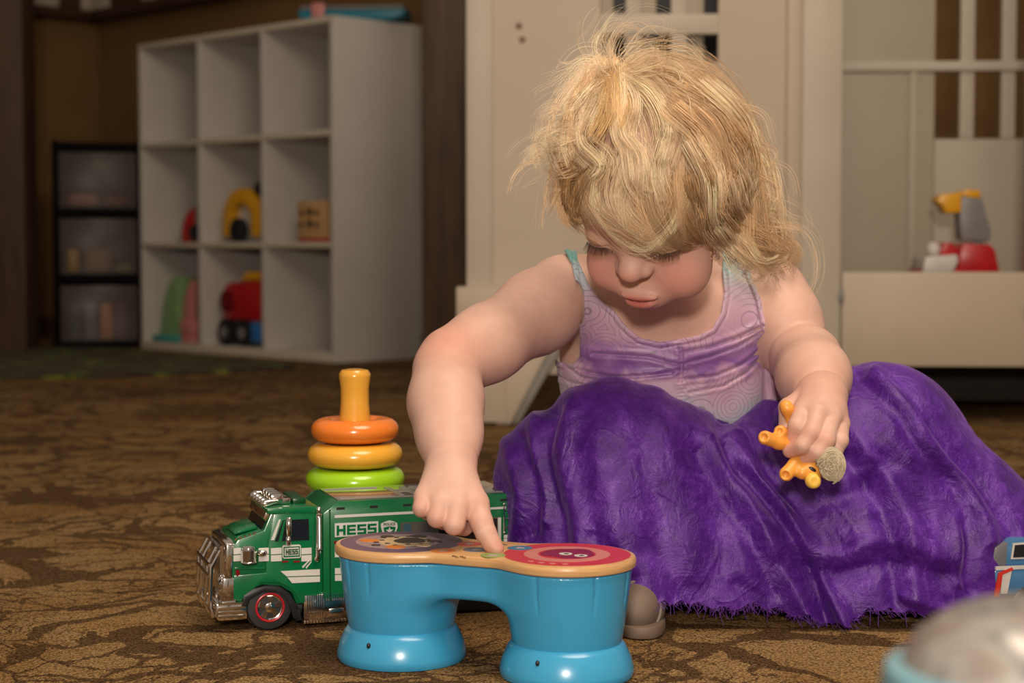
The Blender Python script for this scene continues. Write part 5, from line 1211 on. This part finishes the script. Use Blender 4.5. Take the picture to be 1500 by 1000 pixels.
# ------------------------------------------------------------------ shoe
def f_shoe(p):
    c = J(936, 905, 1.885); q = p - np.array([c[0], 1.895, 0]); a = .12; q = np.stack([q[:, 0]*math.cos(a) - q[:, 1]*math.sin(a), q[:, 0]*math.sin(a) + q[:, 1]*math.cos(a), q[:, 2]], -1)
    up = sm(d_ell(q, (0, -.008, .027), (.0275, .054, .030)), d_ell(q, (0, .016, .040), (.0260, .036, .040)), .02)
    return np.maximum(up, .010 - q[:, 2])
c_ = J(936, 905, 1.885)
shoe_m = plain('shoe_fabric', (0.17, 0.125, 0.095), 0.75, bump=0.5, bscale=500); sole_m = plain('shoe_sole', (0.15, 0.105, 0.075), 0.6, bump=0.2)
sh = own(quickblob('shoe', f_shoe, (c_[0] - .06, 1.82, 0), (c_[0] + .06, 1.98, .10), .0016, shoe_m))
bm = bmesh.new(); pts = []
for i in range(36):
    a = 2*PI*i/36; pts.append((c_[0] + .030*math.copysign(abs(math.cos(a))**.8, math.cos(a)), 1.893 + .064*math.sin(a)))
prism(bm, pts, 0.001, 0.015, 0.003, axis='z'); so = obj('sole', bm, sole_m, sh)
sr = quickblob('strap', lambda p: np.maximum(f_shoe(p) - .0022, np.abs(p[:, 1] - 1.872 - .2 * (p[:, 2] - .03)) - .011), (c_[0] - .05, 1.84, 0.01), (c_[0] + .05, 1.91, .10), .0015, plain('shoe_strap', (0.24, 0.20, 0.16), 0.7, bump=0.4, bscale=400), sh)

# ------------------------------------------------------------------ toy pony in the left hand
ph_ = plain('pony_orange', (0.80, 0.33, 0.055), 0.38, Subsurface_Weight=0.1)
def f_pony(p):
    d = d_ell(p, J(1176, 655, 1.838), (.020, .013, .013)); L = lambda pts, k=.004: chain(p, pts, .004)
    d = sm(d, chain(p, [(J(1166, 655, 1.834), .0075), (J(1140, 648, 1.822), .0070), (J(1121, 641, 1.815), .0078)], .004), .005)
    d = sm(d, chain(p, [(J(1164, 650, 1.842), .0065), (J(1150, 636, 1.836), .0062), (J(1143, 632, 1.824), .0070)], .004), .005)
    d = sm(d, chain(p, [(J(1174, 664, 1.830), .0078), (J(1164, 680, 1.818), .0068), (J(1152, 694, 1.810), .0078)], .004), .005)
    d = sm(d, chain(p, [(J(1163, 648, 1.850), .0060), (J(1158, 618, 1.846), .0045), (J(1153, 598, 1.842), .0068), (J(1151, 594, 1.842), .0062)], .004), .005)
    d = sm(d, chain(p, [(J(1180, 665, 1.832), .008), (J(1188, 688, 1.820), .0125), (J(1175, 692, 1.812), .0075)], .005), .005)
    for a in ((1118.5, 640, 1.808, .0046), (1150.5, 696, 1.8035, .0044), (1142, 631, 1.8175, .0040)): d = smax(d, -d_ell(p, J(*a[:3]), (a[3],) * 3), .0015)
    return d
pony = quickblob('toy_pony', f_pony, J(1105, 712, 1.80) - .006, J(1215, 580, 1.865) + .006, .0011, ph_)
tag(pony, "orange plastic toy pony with pale woolly hair, held in the child's hand on the skirt", 'toy pony')
bm = bmesh.new(); ball(bm, J(1190, 687.5, 1.808), .0044, 16, (1.15, .45, .6), Euler((0, .5, 0))); obj('eye', bm, blk_p, pony)
def f_ear(p): return smax(sm(d_cone(p, J(1190, 694, 1.815), J(1191, 704, 1.806), .006, .0085), d_cone(p, J(1190, 703, 1.806), J(1196, 708, 1.805), .0065, .003), .003), -d_ell(p, J(1194, 706, 1.797), (.006, .003, .008)), .002)
quickblob('muzzle', f_ear, J(1170, 722, 1.79) - .004, J(1208, 684, 1.825) + .004, .0009, plain('pony_yellow', (0.80, 0.50, 0.08), 0.4), pony)
HP = []
for k in range(1500):
    rr = .0175 * RNG.random() ** .6; m = 12; t_ = np.linspace(0, 1, m); a0 = RNG.uniform(0.0, 6.28) if rr < .014 else RNG.uniform(1.6, 3.2); a = a0 - RNG.uniform(1.2, 3.2) * t_
    cx2 = J(1216, 681, 1.808); dome = .011 * math.sqrt(max(0, 1 - (rr / .020) ** 2)); y_ = -dome * (.8 + .2 * RNG.random()) + .001
    pts = np.stack([cx2[0] + (rr + .0014 * np.sin(9 * t_ + k % 7)) * np.cos(a) * .85, cx2[1] + y_ + .001 * np.sin(9 * t_ + k), cx2[2] + rr * np.sin(a) * 1.15], -1); HP.append(pts)
HP = np.array(HP); cc = np.array([0.50, 0.42, 0.29])[None] * RNG.uniform(.7, 1.25, (len(HP), 1))
gm = G('wool_hair'); gm.set(Base_Color=gm.node('ShaderNodeAttribute', attribute_name='tint').outputs['Color'], Roughness=0.7)
quickblob('mane_base', lambda p: d_ell(p, J(1216, 681, 1.815), (.0140, .010, .0175)), J(1190, 712, 1.79) - .004, J(1236, 650, 1.83) + .004, .0016, plain('mane_base', (0.36, 0.29, 0.19), 0.8, bump=0.5, bscale=500), pony)
w_ = strands('woolly_mane', HP, np.full((len(HP), 12), .00042), gm.m, pony, cc); w_['kind'] = 'stuff'
# ------------------------------------------------------------------ hair
gh = G('blond_hair'); gh.set(Base_Color=gh.node('ShaderNodeAttribute', attribute_name='tint').outputs['Color'], Roughness=0.38); gh.b.inputs['Specular IOR Level'].default_value = 0.55
gh.b.inputs['Transmission Weight'].default_value = 0.0; hair_m = gh.m
SR = np.array([.083, .100, .091])
def skull_Y(px, py, pad):
    "front of the padded skull seen along the ray; beside the skull, its nearest depth"
    d_ = PN(px, py, 1.0) - np.array([0, 0, CAM_H]); o_ = np.array([0, 0, CAM_H]) - HS
    r = SR + pad[..., None] if np.ndim(pad) else SR + pad
    dl = np.stack([d_ @ HM[:, 0], d_ @ HM[:, 1], d_ @ HM[:, 2]], -1) / r; ol = (o_ @ HM) / r
    a = (dl * dl).sum(-1); b = (dl * ol).sum(-1); c = (ol * ol).sum(-1) - 1; disc_ = b * b - a * c
    return (-b - np.sqrt(np.maximum(disc_, 0))) / a
HAIR = []; HC = []; HRAD = []
M_ = 22
def lock(pts, n, sp0=8, sp1=14, lift=.004, lift1=None, thick=.008, wave=1.5, wl=3.0, col=0, rad=.00020, curl=0.0, trim=.25, drop=None, per=15):
    g_ = spline(pts, M_); lift1 = lift if lift1 is None else lift1
    t = np.linspace(0, 1, M_)[None]; nc = max(1, n // per); fam = RNG.integers(0, nc, n)
    tg = np.gradient(g_, axis=0); tg /= np.linalg.norm(tg, axis=-1, keepdims=True) + 1e-9; nm = np.stack([-tg[:, 1], tg[:, 0]], -1)
    oc = RNG.normal(0, 1, nc); ac = RNG.normal(0, 1, nc); od = RNG.normal(0, .6, nc); ph = RNG.random(nc) * 6.3; fq = RNG.uniform(.6, 1.3, nc); wa = RNG.uniform(.4, 1.5, nc); lc_ = RNG.random(nc)
    side = (sp0 * oc[fam][:, None] + (sp1 - sp0) * oc[fam][:, None] * t + sp1 * 1.1 * od[fam][:, None] * t ** 1.5)
    side = side + wave * 2.2 * wa[fam][:, None] * t ** .7 * np.sin(wl * 2 * PI * t * fq[fam][:, None] + ph[fam][:, None])
    loose = RNG.random(n) < .22
    s_in = np.where(loose, 8.0, 3.6)[:, None] * RNG.normal(0, 1, (n, 1)) * (1 - .55 * t) + np.where(loose, 7.0, 2.2)[:, None] * RNG.normal(0, 1, (n, 1)) * t ** 2
    side = side + s_in
    p = g_[None] + nm[None] * side[..., None] + tg[None] * (sp0 * .8 * ac[fam][:, None] + 2 * RNG.normal(0, 1, (n, 1)))[..., None] * (1 - .5 * t)[..., None]
    dep = .001 + lift + (lift1 - lift) * t + thick * (.75 * lc_[fam][:, None] + .25 * RNG.random((n, 1)))
    dep = dep + .004 * curl * np.cos(wl * 2 * PI * t * fq[fam][:, None] + ph[fam][:, None])
    ys = skull_Y(p[..., 0], p[..., 1], dep)
    if drop is not None: ys = ys + drop * t ** 2
    W = PN(p[..., 0], p[..., 1], ys)
    u = (1 - trim * RNG.random(nc)[fam] ** 2) * (1 - .12 * RNG.random(n))
    tt = t * u[:, None] * (M_ - 1); i = np.minimum(tt.astype(int), M_ - 2); f_ = (tt - i)[..., None]; r_ = np.arange(n)[:, None]
    W = W[r_, i] * (1 - f_) + W[r_, i + 1] * f_
    HAIR.append(W); pal = [(0.80, 0.555, 0.325), (0.93, 0.71, 0.47), (0.58, 0.36, 0.175), (0.80, 0.52, 0.24)][col]
    k = RNG.uniform(.85, 1.15, n) * RNG.uniform(.70, 1.25, nc)[fam]; HC.append(np.array(pal)[None] * k[:, None])
    HRAD.append((rad * RNG.uniform(.75, 1.2, n))[:, None] * np.linspace(1.1, .5, M_)[None])
# scalp cover fanning out of the crown
for a0, a1, n in ((0, 30, 0),):
    pass
fan = [((893, 112), (866, 150), (845, 210), (833, 280), (838, 335)), ((893, 112), (880, 165), (866, 225), (852, 280), (840, 330)), ((896, 112), (898, 170), (888, 230), (876, 285), (878, 328)),
       ((900, 112), (922, 165), (926, 230), (912, 295), (922, 345)), ((905, 112), (945, 160), (962, 225), (960, 300), (975, 368)), ((912, 108), (972, 145), (1000, 215), (1002, 300), (1012, 372)),
       ((918, 105), (995, 135), (1035, 205), (1045, 290), (1048, 370)), ((925, 100), (1010, 115), (1062, 185), (1080, 280), (1085, 370)), ((930, 98), (1020, 105), (1075, 165), (1104, 265), (1115, 380))]
for i, f_ in enumerate(fan):
    lock(f_, 230 if i > 4 else (60 if i in (2, 3, 4) else 170), 13, 19, .002, .006, .010, 1.6, 1.6, [0, 2, 0, 1, 1, 0, 0, 2, 2][i])
# sweeping fringe over the eyes
for pts, n, c_ in [(((872, 235), (858, 280), (876, 318), (920, 345), (968, 370)), 170, 0), (((900, 230), (890, 288), (912, 332), (958, 366), (1004, 386)), 200, 1), (((945, 240), (945, 300), (970, 350), (1010, 374), (1040, 372)), 170, 0),
                   (((985, 250), (992, 310), (1015, 350), (1040, 365), (1052, 372)), 240, 2), (((852, 225), (836, 262), (830, 300), (838, 336)), 300, 3), (((862, 240), (840, 275), (833, 312), (850, 330)), 260, 2), (((1000, 290), (980, 330), (950, 360), (925, 352)), 120, 1)]:
    lock(pts, n, 12, 9, .006, .010, .006, 1.2, 1.2, c_, trim=.35)
# loose light locks falling from the gathered crown
for pts, n, c_ in [(((893, 95), (860, 120), (826, 165), (822, 215), (842, 250)), 170, 1), (((893, 95), (870, 145), (850, 200), (880, 240), (862, 265)), 130, 1), (((900, 98), (902, 150), (908, 200), (932, 235), (925, 285)), 190, 1),
                   (((905, 98), (930, 150), (922, 205), (930, 262), (952, 292)), 150, 1), (((890, 100), (850, 130), (832, 180), (830, 225), (812, 238)), 150, 0), (((912, 98), (960, 130), (985, 185), (972, 250), (985, 300)), 170, 1),
                   (((900, 90), (884, 130), (872, 170), (850, 205)), 130, 3), (((888, 92), (900, 130), (905, 165), (898, 200)), 160, 3), (((885, 96), (868, 128), (856, 150), (835, 175)), 120, 1)]:
    lock(pts, n, 7, 10, .010, .018, .010, 1.3, 1.3, c_, curl=.5)
# waves down the right side
for pts, n, c_ in [(((1000, 130), (1060, 170), (1088, 240), (1082, 300), (1112, 350), (1130, 392)), 420, 0), (((985, 150), (1040, 200), (1062, 270), (1060, 325), (1085, 365), (1075, 398)), 420, 0), (((1040, 130), (1090, 180), (1112, 250), (1110, 310), (1142, 350), (1160, 392)), 330, 1),
                   (((1010, 200), (1042, 260), (1050, 320), (1075, 352), (1110, 372), (1150, 405)), 360, 1), (((1060, 170), (1100, 230), (1100, 290), (1125, 330), (1118, 375)), 330, 2), (((1020, 240), (1040, 300), (1056, 345), (1052, 388)), 300, 2),
                   (((1075, 260), (1090, 310), (1120, 345), (1108, 388), (1085, 402)), 260, 1), (((1070, 300), (1100, 335), (1130, 352), (1152, 372), (1138, 402)), 220, 0), (((1075, 200), (1108, 250), (1125, 300), (1120, 345), (1148, 380)), 260, 1), (((1060, 330), (1085, 360), (1110, 385), (1140, 395), (1158, 408)), 200, 1)]:
    lock(pts, n, 11, 13, .008, .016, .022, 3.2, 2.2, c_, curl=1.4, drop=.10)
# wisps: left curls, crown tuft, flyaways
for pts, n in [(((832, 200), (806, 208), (778, 222), (768, 245), (785, 258)), 60), (((836, 185), (812, 190), (790, 208), (800, 236), (822, 240)), 60), (((830, 230), (800, 235), (770, 258), (756, 290)), 26), (((835, 160), (806, 175), (802, 205), (826, 226)), 50),
               (((838, 250), (812, 262), (800, 290), (812, 318)), 26), (((895, 95), (882, 62), (900, 40), (930, 28)), 50), (((898, 95), (905, 60), (935, 40), (975, 62)), 46), (((893, 98), (870, 72), (872, 48), (895, 36)), 40), (((915, 95), (945, 66), (960, 58), (985, 70)), 46),
               (((920, 98), (960, 82), (1000, 88), (1040, 110)), 90), (((890, 98), (858, 96), (838, 112), (815, 122)), 60), (((925, 100), (975, 98), (1030, 118), (1072, 160)), 110), (((880, 100), (845, 110), (812, 140), (800, 165)), 46), (((948, 90), (952, 50), (944, 22)), 10),
               (((1080, 160), (1115, 175), (1125, 205), (1118, 222)), 14), (((1095, 200), (1128, 215), (1132, 236), (1112, 240)), 14), (((1105, 240), (1140, 262), (1150, 300), (1128, 318)), 18), (((1120, 290), (1152, 306), (1172, 330), (1148, 352)), 16), (((1130, 340), (1165, 352), (1172, 390), (1150, 410)), 18)]:
    lock(pts, n, 9, 17, .012, .020, .020, 3.0, 1.6, 1 if n > 30 else 0, rad=.00012, curl=1.5, per=5, trim=.5)
for k in range(150):                                     # single flyaways standing off the head
    a = RNG.uniform(-PI * 1.05, .25); cx0, cy0 = 955 + 118 * math.cos(a), 235 + 135 * math.sin(a); r1 = RNG.uniform(8, 50); b = a + RNG.normal(0, .9)
    p1 = (cx0 + r1 * math.cos(b) * .6, cy0 + r1 * math.sin(b) * .6); b += RNG.normal(0, .9); p2 = (p1[0] + r1 * .7 * math.cos(b), p1[1] + r1 * .7 * math.sin(b))
    lock(((cx0 - 12 * math.cos(a), cy0 - 12 * math.sin(a)), (cx0, cy0), p1, p2), 2, 2, 6, .004, .01, .02, 2.5, 1.5, 1, rad=.00010)
# back and far side of the head
n = 2600; th0 = RNG.uniform(-PI, PI, n); t = np.linspace(0, 1, M_)
cr = np.array([-.03, -.045]); BK = np.zeros((n, M_, 3))
el = PI / 2 - (.25 + 2.0 * t[None] * RNG.uniform(.8, 1.0, (n, 1)))
az = th0[:, None] + .25 * np.sin(4 * t[None] + RNG.random((n, 1)) * 6)
rr = 1.03 + .10 * RNG.random((n, 1)) + .04 * t[None]
q = np.stack([np.cos(el) * np.cos(az) * SR[0], np.cos(el) * np.sin(az) * SR[1], np.sin(el) * SR[2]], -1) * rr[..., None]
keep = (np.sin(th0) > -.30)
BK = HS + q[keep] @ HM.T; HAIR.append(BK); HC.append(np.array([.58, .38, .19])[None] * RNG.uniform(.7, 1.2, (len(BK), 1))); HRAD.append(np.full((len(BK), M_), .00030))
HAIR = np.concatenate(HAIR); HC = np.clip(np.concatenate(HC), 0, 1); HRAD = np.concatenate(HRAD)
hr = own(strands('hair', HAIR, HRAD, hair_m, None, HC)); hr['kind'] = 'stuff'
print('strands', len(HAIR))
